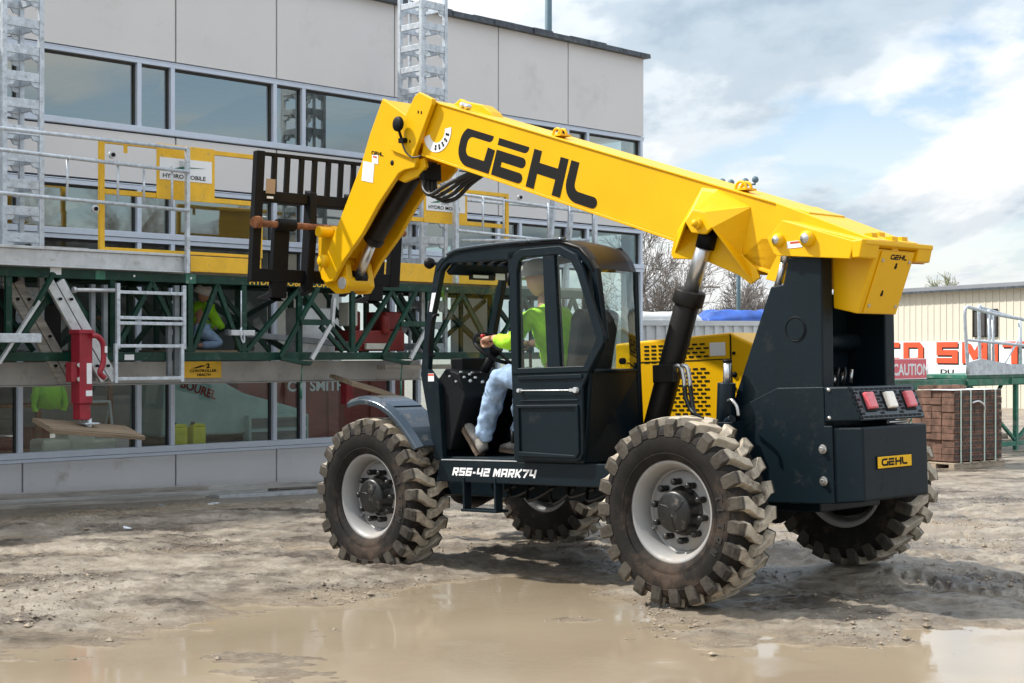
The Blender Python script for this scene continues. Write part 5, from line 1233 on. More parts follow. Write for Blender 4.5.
bd = skin_mesh('body', [(c[0],c[1],c[2],(tuple(x*.84 for x in c[3]) if isinstance(c[3],tuple) else c[3]*.84)) for c in ch], ed, 'skin', WK)
m = MB(); head(m, (-.0,-.06,.84), (-.8,-.5,-.3)); m.build('head', 'skin', bd)
hardhat((-.0,-.055,.87), (-.8,-.5,-.3), (-.25,-.15,1)).build('hard_hat', 'white', WK)
o = skin_mesh('shirt', [ch[0],ch[1],ch[2],(*ch[3][:3],.085),(*ch[5][:3],.09),(*ch[6][:3],.075),(-.06,-.335,.345,.055),(*ch[8][:3],.09),(*ch[9][:3],.075),(.21,-.31,.35,.045)], chain_edges((0,1,2,3),(2,4,5,6),(2,7,8,9)), 'hivis2', WK, 2); wrinkle(o, .012, 9)
o = skin_mesh('trousers', [(*ch[0][:3],(.12,.12)),(*ch[11][:3],.105),(*ch[12][:3],.082),(.19,.04,.07,.06),(*ch[14][:3],.105),(*ch[15][:3],.082),(-.14,.04,.07,.06)], chain_edges((0,1,2,3),(0,4,5,6)), 'denim', WK, 2)
m = MB(); m.box((1.2,-1.75,1.665),(2.3,-1.1,1.69)); o = m.build('plank', 'wood', None); o.matrix_world = FM.copy(); tag(o, 'short board inside the lattice under the kneeling worker', 'plank')

# boards at the foot of the wall
def board(t0, t1, y, z, w, h, mm_, label, twist=0):
    m = MB(); m.box((0,-w/2,0),(t1-t0,w/2,h)); o = m.build('board', mm_, None, bevel=.004); o.matrix_world = FM @ Matrix.Translation((t0,y,z-.025*t0)) @ Matrix.Rotation(R(twist),4,'Z') @ Matrix.Rotation(R(1.43),4,'Y'); tag(o, label, 'board', 'boards along the foot of the wall'); return o
board(-3.2, 4.95, -.22, -.075, .22, .07, 'paleboard', 'longest grey board, nearest the wall base'); board(-3.5, 3.5, -.50, -.115, .26, .07, 'paleboard', 'grey board lying in front of the longest board', .4)
board(-2.8, 2.6, -.40, -.044, .18, .045, 'greyboard', 'brownish board on top of the other boards', -.4); board(2.45, 4.3, -.86, -.125, .22, .05, 'alu', 'short pale metal strip in front of the boards', 1.2); board(-3.6, 2.3, -.80, -.135, .24, .06, 'greyboard', 'darkest board, farthest from the wall', .3)

# ------------------------------------------------------------------ right hand side: warehouse, platform, bricks
WM = Matrix(((.4,.917,0,12.68),(-.917,.4,0,50.3),(0,0,1,0),(0,0,0,1)))
WH = empty('warehouse', WM, 'low cream metal sided warehouse with a grey roof at the right', 'warehouse')
m = MB(); x = -7.0; 
while x < 16: 
    m.box((x,0,-.3),(x+.24,.12,3.575)); m.box((x+.24,-.014,-.3),(x+.30,.12,3.575)); x += .30
m.box((-7,.121,-.3),(16.1,9,3.6)); m.build('wall', 'beige', WH)
m = MB(); m.prism([(-.25,3.58),(-.25,3.72),(4.5,3.98),(9.2,3.72),(9.2,3.58)], 0, -7.3, 16.3); m.build('roof', 'roofm', WH, bevel=.01)
m = MB(); m.box((-7.3,-.26,3.53),(16.3,-.253,3.60)); m.build('gutter', 'coping', WH)
m = MB(); m.box((3.62,-.04,2.16),(4.62,-.03,2.92)); wn = m.build('window', 'gap', WH)
m = MB()
for a, b in (((3.58,2.12),(4.66,2.16)),((3.58,2.92),(4.66,2.96)),((3.58,2.16),(3.62,2.92)),((4.62,2.16),(4.66,2.92)),((4.10,2.16),(4.14,2.92))): m.box((a[0],-.06,a[1]),(b[0],-.03,b[1]))
m.build('window_frame', 'roofb', wn)
o = empty('banner', WM @ Matrix.Translation((3.0,-.10,1.45)), 'long white banner with red block letters on the cream warehouse wall', 'banner')
m = MB(); m.box((-4.6,-.02,-.50),(4.5,.02,.56)); m.build('banner_sheet', 'banner', o)
for s_, nm, mm_, dx, dz, dy in (('CD SMITH','letter_shadow','decal_black',.05,-.05,-.0225),('CD SMITH','banner_letters','orange',0,0,-.027)):
    stroke_text(s_, nm, mm_, o, (-3.88+dx,dy,-.13+dz), (1,0,0), (0,0,1), .66, w=.25, W=.95, gap=.19, depth=.002, sx=1.60, slant=.0)
text('DU', 'small_letters', 'decal_black', o, (-.86,-.024,-.46), (1,0,0), (0,0,1), .19, .001, .006, sx=2.4)

# spare platform module standing on the ground
GM = Matrix(((FDv.x, FIv.x, 0, 5.73),(FDv.y, FIv.y, 0, 23),(0,0,1,0),(0,0,0,1)))
GP = empty('platform_module', GM, 'spare green platform frame with a grey railed walkway on top behind the brick pallet', 'platform')
m = MB()
for y in (0, 1.2):
    m.box((-2,y-.04,1.12),(7.5,y+.04,1.24)); m.box((-2,y-.03,.10),(7.5,y+.03,.18))
    for t in (-1.9,.55,3.9,7.4): m.box((t-.04,y-.035,.0),(t+.04,y+.035,1.12))
for a, b in ((.55,2.3),(2.3,3.9),(3.9,5.6),(5.6,7.4)): m.bar((a,0,.18 if a in (.55,3.9) else 1.12),(b,0,1.12 if a in (.55,3.9) else .18),.05,.05,up=(0,1,0))
m.bar((3.4,.6,.1),(4.6,.6,1.1),.05); m.bar((4.6,.6,.1),(3.4,.6,1.1),.05)
m.build('frame', 'green_lt', GP, bevel=.005)
m = MB(); m.box((2.1,-.05,1.245),(7.4,1.2,1.30)); m.box((2.1,-.08,1.14),(3.1,-.041,1.235)); m.box((3.6,-.08,1.14),(4.4,-.041,1.235)); m.build('deck', 'green_lt', GP)
m = MB(); m.prism([(2.05,1.30),(2.05,1.50),(2.5,1.56),(3.6,1.46),(7.4,1.50),(7.4,1.30)], 1, -.10, -.06); m.build('toe_board', 'galv', GP)
m = MB(); r_ = .028
def gr(pts, rr=r_): m.tube(smooth_path(pts, 4), rr, 8)
gr([(2.05,-.1,1.32),(1.98,-.1,1.9),(1.95,-.1,2.30),(2.02,-.1,2.38),(2.15,-.1,2.37),(3.0,-.1,2.28),(3.9,-.1,2.22)]); m.cyl((2.0,-.1,1.86),(4.3,-.1,1.76),.022)
gr([(2.85,.1,1.35),(2.80,.1,2.32),(2.86,.1,2.40),(2.98,.1,2.38),(4.6,.1,2.20),(7.3,.1,2.1)]); m.cyl((2.98,-.0,1.35),(2.95,.0,2.36),.024); m.cyl((3.12,.0,1.35),(3.08,.0,2.30),.022); m.cyl((2.9,.1,1.85),(7.3,.1,1.66),.022)
for t in (4.1,5.4,6.8): m.cyl((t,.0,1.32),(t-.05,.0,2.22),r_)
m.cyl((3.5,.05,1.4),(4.2,.05,1.95),.018); m.build('handrail', 'galv', GP)
o = empty('caution_sign', GM @ Matrix.Translation((.35,-.10,1.41)), 'faded red caution sign hung on the green platform frame', 'sign')
m = MB(); m.box((-.85,-.015,-.14),(.36,.015,.15)); m.build('sign_board', 'pink', o)
text('CAUTION', 'sign_lettering', 'decal_white', o, (-.64,-.018,-.085), (1,0,0), (0,0,1), .235, .001, .006, sx=1.0)
m = MB(); m.box((-.86,-.0165,-.15),(.37,-.0155,-.138)); m.box((-.86,-.0165,.148),(.37,-.0155,.16)); m.build('sign_edge', 'decal_white', o)

# brick pallet
a_ = math.atan2(.64, .76)
BM = Matrix.Translation((6.16,21.5,.0)) @ Matrix.Rotation(a_,4,'Z')
BP = empty('brick_stack', BM, 'strapped stack of red brown perforated bricks on a pallet behind the machine', 'brick stack')
m = MB(); hl = MB(); bw, bh = .0985, .062*1.6; rj = random.Random(11); nx, nz = 12, 10; x0 = .03
bw = 1.18/nx
for k in range(nz):
    z = .13 + k*bh
    for i in range(nx):
        x = x0 + i*bw; j = rj.uniform(-.006,.006); m.box((x+.003, .0+j, z+.002),(x+bw-.003, .20+j, z+bh-.002))
        for q in (.3,.7): hl.box((x+bw*q-.015, j-.002, z+bh*.5-.022),(x+bw*q+.015, j+.002, z+bh*.5+.022)) if q == .3 or True else None
    for i in range(4):
        y = .0 + i*.16; j = rj.uniform(-.010,.010)
        if k == 2 and i in (1,2): continue
        m.box((x0-.012+j, y+.205 if i == 0 else y+.05, z+.003),(x0+.5, y+.21 if i == 0 else y+.21, z+bh-.003)) if i else m.box((x0-.01+j, .0, z+.003),(x0-.0+j+.002, .20, z+bh-.003))
m.box((x0+.02,.21,.13),(x0+nx*bw-.005,.66,.13+nz*bh-.004))
m.build('bricks', 'brick', BP, bevel=.004); hl.build('brick_holes', 'gap', BP)
m = MB()
for y in (.0,.3,.6): m.box((-.02,y-.03,.0),(1.24,y+.06,.09))
for k in range(6): m.box((-.02+k*.22,-.04,.091),(.14+k*.22,.68,.115))
m.build('pallet', 'pallet', BP, bevel=.004)
m = MB(); zt = .13+nz*bh
for x in (.16,.40,.74,1.02): m.box((x,-.012,.10),(x+.028,-.007,zt+.004)); m.box((x,-.012,zt+.004),(x+.028,.66,zt+.008))
m.build('straps', 'strap', BP)
m = MB(); m.tube(smooth_path([(.44,-.02,zt-.17),(.55,-.05,zt-.15),(.66,-.06,zt-.20),(.74,-.03,zt-.27)]), .012, 5); m.box((.0,.0,zt+.009),(1.2,.5,zt+.012)); m.build('loose_wrap', 'decal_white', BP)
m = MB()
for k in range(9): x = rj.uniform(.1,1.0); y = rj.uniform(.3,.6); a = Vector((math.cos(k),math.sin(k),0)); m.bar(Vector((x,y,zt+.04)), Vector((x,y,zt+.04))+a*.19, .09, .055)
m.build('loose_bricks', 'brick', BP)
# timber and pipes on the ground far right
m = MB()
for k in range(7): m.bar((-.9+rnd.uniform(-.2,.2),k*.16,.05+.0*k),(2.2+rnd.uniform(-.3,.3),k*.16,.05),.13,.09)
for k in range(5): m.bar((-.6+rnd.uniform(-.2,.2),k*.18,.15),(2.0+rnd.uniform(-.3,.3),k*.18,.15),.13,.09)
o = m.build('timber_pile', 'greyboard', None); o.matrix_world = Matrix.Translation((9.6,28,0)) @ Matrix.Rotation(.3,4,'Z'); tag(o, 'low pile of grey timber on the ground at the right edge behind the green frame', 'timber')

# ------------------------------------------------------------------ middle distance behind the cab
CM = Matrix.Translation((2.0,31,0)) @ Matrix.Rotation(R(6),4,'Z')
e = empty('storage_container', CM, 'white corrugated storage container behind the yellow engine cover', 'container')
m = MB(); x = 0
while x < 4.6: m.box((x,-.0,-.1),(x+.11,.06,2.20)); m.box((x+.11,-.04,-.1),(x+.2,.06,2.2)); x += .2
m.box((0,.061,-.1),(4.78,2.4,2.18)); m.box((-.03,-.06,2.201),(4.82,2.43,2.30)); m.build('wall', 'whitecorr', e)
def lumpy(name, mm_, mw, sx, sy, sz, label, cat, seed, amp=.35):
    bm = bmesh.new(); bmesh.ops.create_grid(bm, x_segments=60, y_segments=24, size=.5); 
    for v in bm.verts:
        x, y = v.co.x, v.co.y; ed_ = min(1, (0.5-abs(x))*12)*min(1, (.5-abs(y))*7); n_ = noise.fractal(Vector((x*sx*1.1+seed, y*sy*2.0, seed)), 1.0, 2.0, 4)
        v.co = Vector((x*sx*(1+.01*n_), y*sy, sz*(max(0,ed_)**.5)*(1+amp*n_*.6)))
    me = D.meshes.new(name); bm.to_mesh(me); bm.free(); me.materials.append(X[mm_]); 
    for p in me.polygons: p.use_smooth = True
    o = D.objects.new(name, me); SC.collection.objects.link(o); s_ = o.modifiers.new('solid','SOLIDIFY'); s_.thickness = .03; o.matrix_world = mw; return tag(o, label, cat)
lumpy('blue_tarp', 'tarp', CM @ Matrix.Translation((3.15,.9,2.31)), 2.3, 1.6, .19, 'folded blue tarpaulin lying on the white container', 'tarpaulin', 3, 1.1)
lumpy('blue_tarp', 'tarp', CM @ Matrix.Translation((4.35,1.0,2.31)), .7, 1.5, .15, 'smaller end of blue tarpaulin right of the pink stake', 'tarpaulin', 8)
lumpy('white_sheeting', 'bag', CM @ Matrix.Translation((.95,.7,2.31)), 1.9, 1.3, .18, 'bundled white sheeting on the white container left of the blue tarp', 'sheeting', 5)
m = MB(); m.box((-.045,-.02,0),(.045,.02,.75)); o = m.build('stake', 'pink', None); o.matrix_world = CM @ Matrix.Translation((2.38+1.9,-.09,2.0)); tag(o, 'short pink painted stake against the container by the blue tarp', 'stake')
# poles
e = empty('floodlight_pole', Matrix.Translation((10.3,70,0)), 'tall grey pole carrying two rows of small floodlights seen above the boom', 'light pole')
m = MB(); m.cyl((0,0,-.2),(0,0,9.2),.12,.07,seg=12); m.build('pole', 'poleg', e)
m = MB(); m.bar((-.9,0,9.05),(.75,0,9.3),.08); m.bar((-.9,.3,9.1),(0,0,9.1),.06); m.build('cross_arm', 'poleg', e)
for x, z in ((.75,9.50),(.30,9.42),(-.35,9.36),(-.75,9.40),(-1.1,9.34)):
    m = MB(); m.lathe([(0,-.08),(.11,-.07),(.16,.05),(.13,.08),(0,.07)], (x,-.1,z), axis=1, seg=14); m.cyl((x,0,z-.05),(x,0,z-.25),.03); m.build('floodlight', 'poleg', e)
e = empty('utility_pole', Matrix.Translation((8.6,70,0)), 'wooden utility pole with a short cross arm beyond the container', 'utility pole')
m = MB(); m.cyl((0,0,-.2),(0,0,4.75),.07,.05,seg=8); m.build('pole', 'bark', e)
m = MB(); m.box((-.85,-.04,4.58),(.85,.04,4.65)); m.build('cross_arm', 'bark', e)
e = MB(); e.cyl((0,0,-.2),(0,0,24),.17,.12,seg=14); e = e.build('flag_pole', 'poleg', None); e.location = (1.42,60,0); tag(e, 'plain steel pole rising behind the building roof', 'pole')

# ------------------------------------------------------------------ trees
def bare_tree(x, y, h, seed, label, mm_='bark', spread=1.0, twigs=True, z=0, group=None, dens=1.0):
    mr_ = .009 + .00016*max(0, y-60)
    rt = random.Random(seed); e = empty('bare_tree', Matrix.Translation((x,y,z-.1)), label, 'tree', group); tr = MB(); cr = MB()
    def grow(p, d, L, r, lev):
        n = 4 if lev < 3 else 3; pts = [p]; q = p.copy(); dd = d.copy()
        for i in range(n):
            dd = (dd + Vector((rt.uniform(-1,1), rt.uniform(-1,1), rt.uniform(-.3,.6)))*.16*(1+.2*lev)).normalized(); q = q + dd*L/n; pts.append(q.copy())
        rs = [r*(1-.45*i/n) for i in range(n+1)]
        (tr if lev < 2 else cr).tube(pts, [max(q_, mr_) for q_ in rs], 6 if lev < 2 else 3, cap=False)
        if lev >= (5 if twigs else 4) or L < h*.02: return
        k = (5 if lev == 0 else 4) + (rt.random() < .5*dens)
        for i in range(k):
            f = rt.uniform(.35, 1.0) if i else 1.0; b_ = pts[min(n, max(1, int(f*n)))]; ang = rt.uniform(.35,.95)*spread; az = rt.uniform(0, 6.28)
            s_ = dd.orthogonal().normalized(); s_.rotate(Matrix.Rotation(az,3,dd)); nd = (dd*math.cos(ang)+s_*math.sin(ang)+Vector((0,0,.12))).normalized()
            grow(b_, nd, L*rt.uniform(.58,.78), rs[-1]*rt.uniform(.55,.8), lev+1)
    grow(Vector((0,0,0)), Vector((0,0,1)), h*.36, h*.028, 0)
    tr.build('trunk', mm_, e); cr.build('crown', mm_, e); return e
bare_tree(5.9, 62, 8.6, 4, 'large bare tree right of the cab with a forked trunk', group='bare trees on the skyline')
bare_tree(12.9, 95, 7.8, 9, 'bare tree left of the tall light pole, above the blue tarp', group='bare trees on the skyline')
bare_tree(15.4, 97, 7.6, 12, 'bare tree just right of the tall light pole', group='bare trees on the skyline')
bare_tree(17.9, 100, 7.0, 17, 'low bare tree beside the black hoses of the tower', group='bare trees on the skyline')
bare_tree(27.6, 100, 8.2, 21, 'budding tree top showing over the warehouse roof', 'budding', group='bare trees on the skyline')
bare_tree(7.4, 110, 5.6, 27, 'small distant bare tree behind the large one', group='bare trees on the skyline')
# trees across the yard that the upper glass mirrors
for i, (x, y, h) in enumerate(((24,14,8.5),(29,8,9.5),(27,3,8),(34,17,10))): bare_tree(x, y, h, 40+i, ['first','second','third','fourth'][i] + ' bare tree across the yard facing the glazed facade', group='bare trees across the yard')
e = empty('conifer', Matrix.Translation((12.6,105,-.1)), 'small dark conifer on the skyline beside the utility pole', 'tree')
m = MB(); m.cyl((0,0,0),(0,0,5.2),.12,.02,seg=6); m.build('trunk', 'bark', e)
m = MB(); rj = random.Random(2)
for k in range(900):
    f = rj.random()**.8; z = .6+f*4.8; rr = (1-f)*1.5*rj.uniform(.3,1.0)+.05; a = rj.uniform(0,6.28); c = Vector((rr*math.cos(a), rr*math.sin(a), z-rr*.3)); d = Vector((math.cos(a), math.sin(a), -.35)).normalized()*rj.uniform(.12,.28); s_ = d.cross(Vector((0,0,1))).normalized()*.06
    m.add([c-s_, c+s_, c+d], [(0,1,2)])
m.build('crown', 'needle', e)

# ------------------------------------------------------------------ ground
def vnoise(x, y, seed):
    r = np.random.RandomState(seed); T = r.rand(256,256); xi = np.floor(x).astype(int); yi = np.floor(y).astype(int); fx = x-xi; fy = y-yi; fx = fx*fx*(3-2*fx); fy = fy*fy*(3-2*fy)
    g = lambda a, b: T[a % 256, b % 256]
    return (g(xi,yi)*(1-fx)+g(xi+1,yi)*fx)*(1-fy)+(g(xi,yi+1)*(1-fx)+g(xi+1,yi+1)*fx)*fy - .5
def fbm(x, y, s, o, seed, gain=.5):
    t = 0; a = 1
    for i in range(o): t = t + a*vnoise(x*s, y*s, seed+i); s *= 2.03; a *= gain
    return t
def axis_pts(a, b, step, lo, hi, k=1.22):
    c = list(np.arange(a, b, step)); s_ = step; v = a
    L = []
    while v > lo: s_ *= k; v -= s_; L.append(v)
    Rr = []; s_ = step; v = c[-1]
    while v < hi: s_ *= k; v += s_; Rr.append(v)
    return np.array(L[::-1]+c+Rr)
xs = axis_pts(-6.2, 7.0, .026, -900, 900); ys = axis_pts(7.2, 17.5, .026, -300, 1500)
GX, GY = np.meshgrid(xs, ys)
def sstep(a, b, x): t = np.clip((x-a)/(b-a), 0, 1); return t*t*(3-2*t)
def gauss(cx, cy, rx, ry, rot=0):
    c, s_ = math.cos(rot), math.sin(rot); dx = (GX-cx)*c+(GY-cy)*s_; dy = -(GX-cx)*s_+(GY-cy)*c; return np.exp(-(dx/rx)**2-(dy/ry)**2)
nF0 = (GX+6.08)*.719-(GY-18.3)*.695; near = sstep(.6,2.2,nF0)*np.exp(-np.maximum(0, np.hypot(GX, GY-12)-8)**2/30)
wob = fbm(GX, GY, .8, 5, 11, .62)*.95
# shoreline of the big puddle in front
bx = np.array([-9,-4.2,-3.2,-2.7,-2.0,-1.5,-1.0,-.5,0,.35,.7,1.1,1.5,1.8,2.05,2.4,3.2,5,9]); by = np.array([8.1,8.3,8.9,9.5,10.2,10.5,10.8,11.05,11.6,11.5,10.6,9.7,9.2,8.6,8.5,9.3,9.5,8.8,8.2])
shore = np.interp(GX, bx, by)
depth = sstep(-.8, .75, shore - GY + wob*.9)
p2_ = gauss(3.5, 14.7, 1.5, .75); p3_ = gauss(-4.9, 13.8, 1.1, .22); p4_ = gauss(1.95, 11.9, .9, 1.5, .3)
pud = np.clip(depth + 1.0*sstep(.35,.75,p2_+wob*.25) + .9*sstep(.3,.7,p3_+wob*.2) + .72*sstep(.35,.8,p4_+wob*.6), 0, 1)
rough = (fbm(GX, GY, 1.6, 3, 21)*.040 + fbm(GX, GY, 6, 4, 31, .6)*.020*(.4+1.2*sstep(-.1,.25,fbm(GX,GY,.7,3,131))))
# ridged lumps
rough += fbm(GX, GY*1.4, 13, 2, 171, .6)*.017*near
rd = 1-np.abs(fbm(GX, GY, 3.2, 4, 51, .55))*3.2; rough = rough + np.clip(rd, 0, 1)**4*.014
nF = (GX+6.08)*.719-(GY-18.3)*.695; tF = (GX+6.08)*.695+(GY-18.3)*.719; base = .028 - (.145+.025*np.clip(tF,-2,5))*sstep(4.2, 1.1, nF)*sstep(9.5,5.5,tF) + .06*gauss(2.9, 11.9, 1.4, 1.2) - .02*gauss(-.9, 13.3, 1.0, 1.0)
# old wheel tracks with lug prints
def track(x0, y0, dx, dy, L, w, amp, lugs=.135):
    l_ = math.hypot(dx, dy); dx /= l_; dy /= l_; s_ = (GX-x0)*dx+(GY-y0)*dy; q = -(GX-x0)*dy+(GY-y0)*dx; mk = sstep(w*1.3, w*.8, np.abs(q))*sstep(-.3,.2,s_)*sstep(L+.3, L-.3, s_)
    ph = s_/lugs + np.abs(q)*1.3/lugs*.6; return mk*(-.022 + amp*np.clip(np.sin(ph*2*math.pi)*2, -1, 1)*sstep(.02,.05,np.abs(q)))
H = base + rough*(.35+.65*near) + track(2.55, 11.3, .55, -.75, 3.4, .20, .024) + track(3.0, 12.3, .85, -.35, 4.5, .19, .020) + track(3.3, 11.3, .75, -.60, 3.0, .17, .018) + track(-.2, 13.6, -.5, .85, 1.6, .2, .012) + track(-6, 12.4, 1, .14, 5.2, .18, .010)
H = H*(1-.55*pud) - .055*pud + .012*pud*np.clip(fbm(GX, GY, 1.3, 3, 71), -1, 1)*2
H += .020*pud*fbm(GX*.7, GY*2.0, 1.2, 4, 141)
# sheen islands: low mud bars in the shallow left part of the puddle
H += .036*sstep(.0,.28, fbm(GX*1.0, GY*2.6, .9, 5, 91, .6))*depth*sstep(-.4,-2.2,GX) + .014*sstep(.12,.34, fbm(GX*.8, GY*2.4, 1.1, 5, 97, .6))*depth + .024*depth*sstep(.25,.8,gauss(1.45,8.9,.75,.75)+fbm(GX,GY*2,1.5,4,203,.6)*.7)*sstep(-.12,.12,fbm(GX*.9,GY*2.6,2.0,4,211,.6))
for (u, v, w) in ((0,1.0,.005),(3.05,1.0,-.06),(0,-1.0,.075),(3.05,-1.0,0)):
    wx = MO.x + MU.x*u + lv.x*v; wy = MO.y + MU.y*u + lv.y*v
    g_ = np.exp(-((GX-wx)**2+(GY-wy)**2)/.10); H = H*(1-g_*.9) + g_*.9*{(0,1.0):.022,(3.05,1.0):-.022,(0,-1.0):.125,(3.05,-1.0):.02}[(u,v)]
far = sstep(30, 60, np.hypot(GX, GY)); H = H*(1-far) + 0*far
vs = np.stack([GX.ravel(), GY.ravel(), H.ravel()], 1); ny, nx_ = GX.shape
idx = np.arange(ny*nx_).reshape(ny, nx_); q = np.stack([idx[:-1,:-1], idx[:-1,1:], idx[1:,1:], idx[1:,:-1]], -1).reshape(-1,4)
me = D.meshes.new('ground'); me.vertices.add(len(vs)); me.vertices.foreach_set('co', vs.ravel()); me.loops.add(q.size); me.loops.foreach_set('vertex_index', q.ravel().astype(np.int32)); me.polygons.add(len(q)); me.polygons.foreach_set('loop_start', np.arange(0,q.size,4,dtype=np.int32)); me.polygons.foreach_set('loop_total', np.full(len(q),4,dtype=np.int32)); me.update(); me.validate()
me.polygons.foreach_set('use_smooth', [True]*len(q))
GR = D.objects.new('ground', me); SC.collection.objects.link(GR); GR['kind'] = 'structure'
# mud material: pale drying mud, darker wet patches, grit
gm = D.materials.new('mud'); gm.use_nodes = True; t = gm.node_tree; t.nodes.clear(); n = t.nodes.new; l = t.links.new
o_ = n('ShaderNodeOutputMaterial'); p = n('ShaderNodeBsdfPrincipled'); l(p.outputs[0], o_.inputs[0]); c = n('ShaderNodeTexCoord')
def gn(scale, det, ro, off=(0,0,0), sc=(1,1,1)):
    mp_ = n('ShaderNodeMapping'); l(c.outputs['Object'], mp_.inputs[0]); mp_.inputs['Location'].default_value = off; mp_.inputs['Scale'].default_value = sc
    q_ = n('ShaderNodeTexNoise'); l(mp_.outputs[0], q_.inputs['Vector']); q_.inputs['Scale'].default_value = scale; q_.inputs['Detail'].default_value = det; q_.inputs['Roughness'].default_value = ro; return q_.outputs[0]
def rp(v, st):
    r = n('ShaderNodeValToRGB'); l(v, r.inputs[0]); e = r.color_ramp.elements
    while len(e) > 1: e.remove(e[-1])
    e[0].position = st[0][0]; e[0].color = (*st[0][1],1)
    for a, b in st[1:]: q_ = e.new(a); q_.color = (*b,1)
    return r.outputs[0]
def mixc(f, a, b):
    m_ = n('ShaderNodeMix'); m_.data_type = 'RGBA'
    if isinstance(f, float): m_.inputs[0].default_value = f
    else: l(f, m_.inputs[0])
    for i, v in ((6,a),(7,b)):
        if isinstance(v, tuple): m_.inputs[i].default_value = (*v,1)
        else: l(v, m_.inputs[i])
    return m_.outputs[2]
dry = rp(gn(3.0, 10, .72), [(.32,(.16,.125,.088)),(.46,(.31,.26,.20)),(.60,(.44,.385,.31))])
speck = rp(gn(30, 8, .85), [(.38,(0,0,0)),(.47,(1,1,1))])
dry = mixc(speck, (.15,.115,.08), dry)
wetm = rp(gn(.85, 9, .72, (2.3,5.1,0), (1,1.5,1)), [(.47,(0,0,0)),(.60,(1,1,1))])
geo = n('ShaderNodeNewGeometry'); sz = n('ShaderNodeSeparateXYZ'); l(geo.outputs['Position'], sz.inputs[0]); lw = n('ShaderNodeMapRange'); lw.interpolation_type = 'SMOOTHSTEP'; l(sz.outputs[2], lw.inputs[0]); lw.inputs[1].default_value = .022; lw.inputs[2].default_value = -.012
wet = rp(gn(14, 8, .75), [(.35,(.055,.042,.030)),(.6,(.13,.10,.075)),(.75,(.22,.18,.14))])
col = mixc(wetm, dry, wet)
lwn = n('ShaderNodeMath'); lwn.operation = 'MULTIPLY'; l(lw.outputs[0], lwn.inputs[0]); lwn.inputs[1].default_value = .85
col = mixc(lwn.outputs[0], col, rp(gn(7,8,.7), [(.35,(.24,.185,.125)),(.65,(.37,.30,.215))]))
l(col, p.inputs['Base Color'])
rr_ = n('ShaderNodeMapRange'); l(wetm, rr_.inputs[0]); rr_.inputs[3].default_value = .46; rr_.inputs[4].default_value = .20
r2 = n('ShaderNodeMix'); l(lwn.outputs[0], r2.inputs[0]); l(rr_.outputs[0], r2.inputs[2]); r2.inputs[3].default_value = .16; l(r2.outputs[0], p.inputs['Roughness'])
b1 = n('ShaderNodeBump'); b1.inputs['Strength'].default_value = 1.0; b1.inputs['Distance'].default_value = .035; l(gn(15, 12, .78, (0,0,0), (1,1.5,1)), b1.inputs['Height'])
l(b1.outputs[0], p.inputs['Normal']); me.materials.append(gm)

# muddy water lying in the hollows
wm_ = D.materials.new('muddy_water'); wm_.use_nodes = True; t = wm_.node_tree; t.nodes.clear(); n = t.nodes.new; l = t.links.new
o_ = n('ShaderNodeOutputMaterial'); p = n('ShaderNodeBsdfPrincipled'); l(p.outputs[0], o_.inputs[0]); c = n('ShaderNodeTexCoord')
l(mixc(rp(gn(.5,4,.5), [(.35,(0,0,0)),(.65,(1,1,1))]), (.27,.215,.15), (.33,.27,.19)), p.inputs['Base Color']); p.inputs['Roughness'].default_value = .045; p.inputs['IOR'].default_value = 1.42; p.inputs['Specular IOR Level'].default_value = .55
b1 = n('ShaderNodeBump'); b1.inputs['Strength'].default_value = .03; b1.inputs['Distance'].default_value = .02; l(gn(5.5, 4, .55, (0,0,0), (1,2.2,1)), b1.inputs['Height']); b2 = n('ShaderNodeBump'); b2.inputs['Distance'].default_value = .02; l(gn(26, 5, .6, (3,1,0), (1,2.4,1)), b2.inputs['Height']); pm_ = n('ShaderNodeMath'); pm_.operation = 'MULTIPLY'; l(rp(gn(.75,3,.5,(5,2,0)), [(.50,(0,0,0)),(.62,(1,1,1))]), pm_.inputs[0]); pm_.inputs[1].default_value = .16; l(pm_.outputs[0], b2.inputs['Strength']); l(b1.outputs[0], b2.inputs['Normal']); l(b2.outputs[0], p.inputs['Normal'])
m = MB(); WL = -.014; m.add([(-7,5.5,WL),(9,5.5,WL),(9,16.4,WL),(-1.6,16.2,WL),(-7,10.4,WL)], [(0,1,2,3,4)]); wo = m.build('puddle_water', wm_, None); wo['kind'] = 'structure'

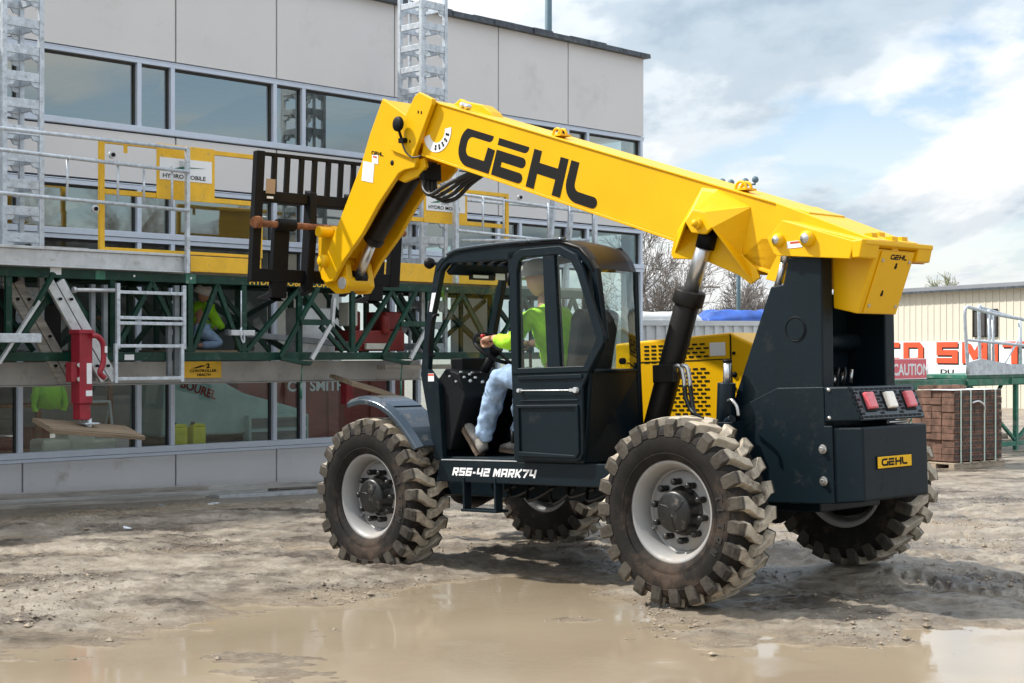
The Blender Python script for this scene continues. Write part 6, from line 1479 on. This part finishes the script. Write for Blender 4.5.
# clods and pebbles: nobody could count them
m = MB(); rj = random.Random(9); TV = [(1,0,0),(0,1,0),(-1,0,0),(0,-1,0),(0,0,.8),(0,0,-.8)]; TF = [(0,1,4),(1,2,4),(2,3,4),(3,0,4),(1,0,5),(2,1,5),(3,2,5),(0,3,5)]
def hgt(x, y):
    i = np.searchsorted(xs, x); j = np.searchsorted(ys, y); return H[min(j,ny-1), min(i,nx_-1)]
cnt = 0
while cnt < 3300:
    y = rj.uniform(8.2, 17.5); x = rj.uniform(-.36, .36)*y; z = hgt(x, y)
    if z < WL-.002: continue
    cl = noise.noise(Vector((x*.8, y*.8, 3)));
    if rj.random() > .10 + cl*2.2: continue
    s_ = rj.uniform(.005,.015)*(1 if rj.random() < .95 else 2.2); k = [rj.uniform(.6,1.3) for _ in range(3)]; a = rj.uniform(0,6.28); ca, sa = math.cos(a), math.sin(a)
    m.add([(x+(p_[0]*ca-p_[1]*sa)*s_*k[0], y+(p_[0]*sa+p_[1]*ca)*s_*k[1], z+s_*.3+p_[2]*s_*k[2]*.8) for p_ in TV], TF); cnt += 1
X['clod'] = mat('mud_clod', (.27,.22,.165), .85, var=.45, vscale=4, bump=.3)
o = m.build('mud_clods', 'clod', None); o['kind'] = 'stuff'; tag(o, 'small clods and pebbles scattered over the mud', 'mud clods')
# litter
for i, (px, py, mm_, lab) in enumerate(((126,537,'litter','crumpled white scrap lying in the mud at the far left'),(88,512,'wood','thin yellow strip of debris in the mud below the boards'),(213,488+16,'litter','small pale scrap in the mud in front of the metal strip'),(163,503,'litter','tiny bluish scrap left of the other pale scrap'))):
    Z = F*1.69/(py-352); x = (px-512)/F*Z
    m = MB(); rj = random.Random(i)
    if mm_ == 'wood': m.bar((-.2,0,.01),(.18,.05,.015),.03,.01)
    else:
        pts = [(rj.uniform(-.07,.07), rj.uniform(-.05,.05), rj.uniform(.0,.04)) for _ in range(8)]; m.add(pts, [(0,1,2),(1,2,3),(2,3,4),(3,4,5),(4,5,6),(5,6,7),(0,3,6)])
    o = m.build('litter_scrap', mm_, None); o.location = (x, Z, float(hgt(x, Z))+.005); tag(o, lab, 'litter')
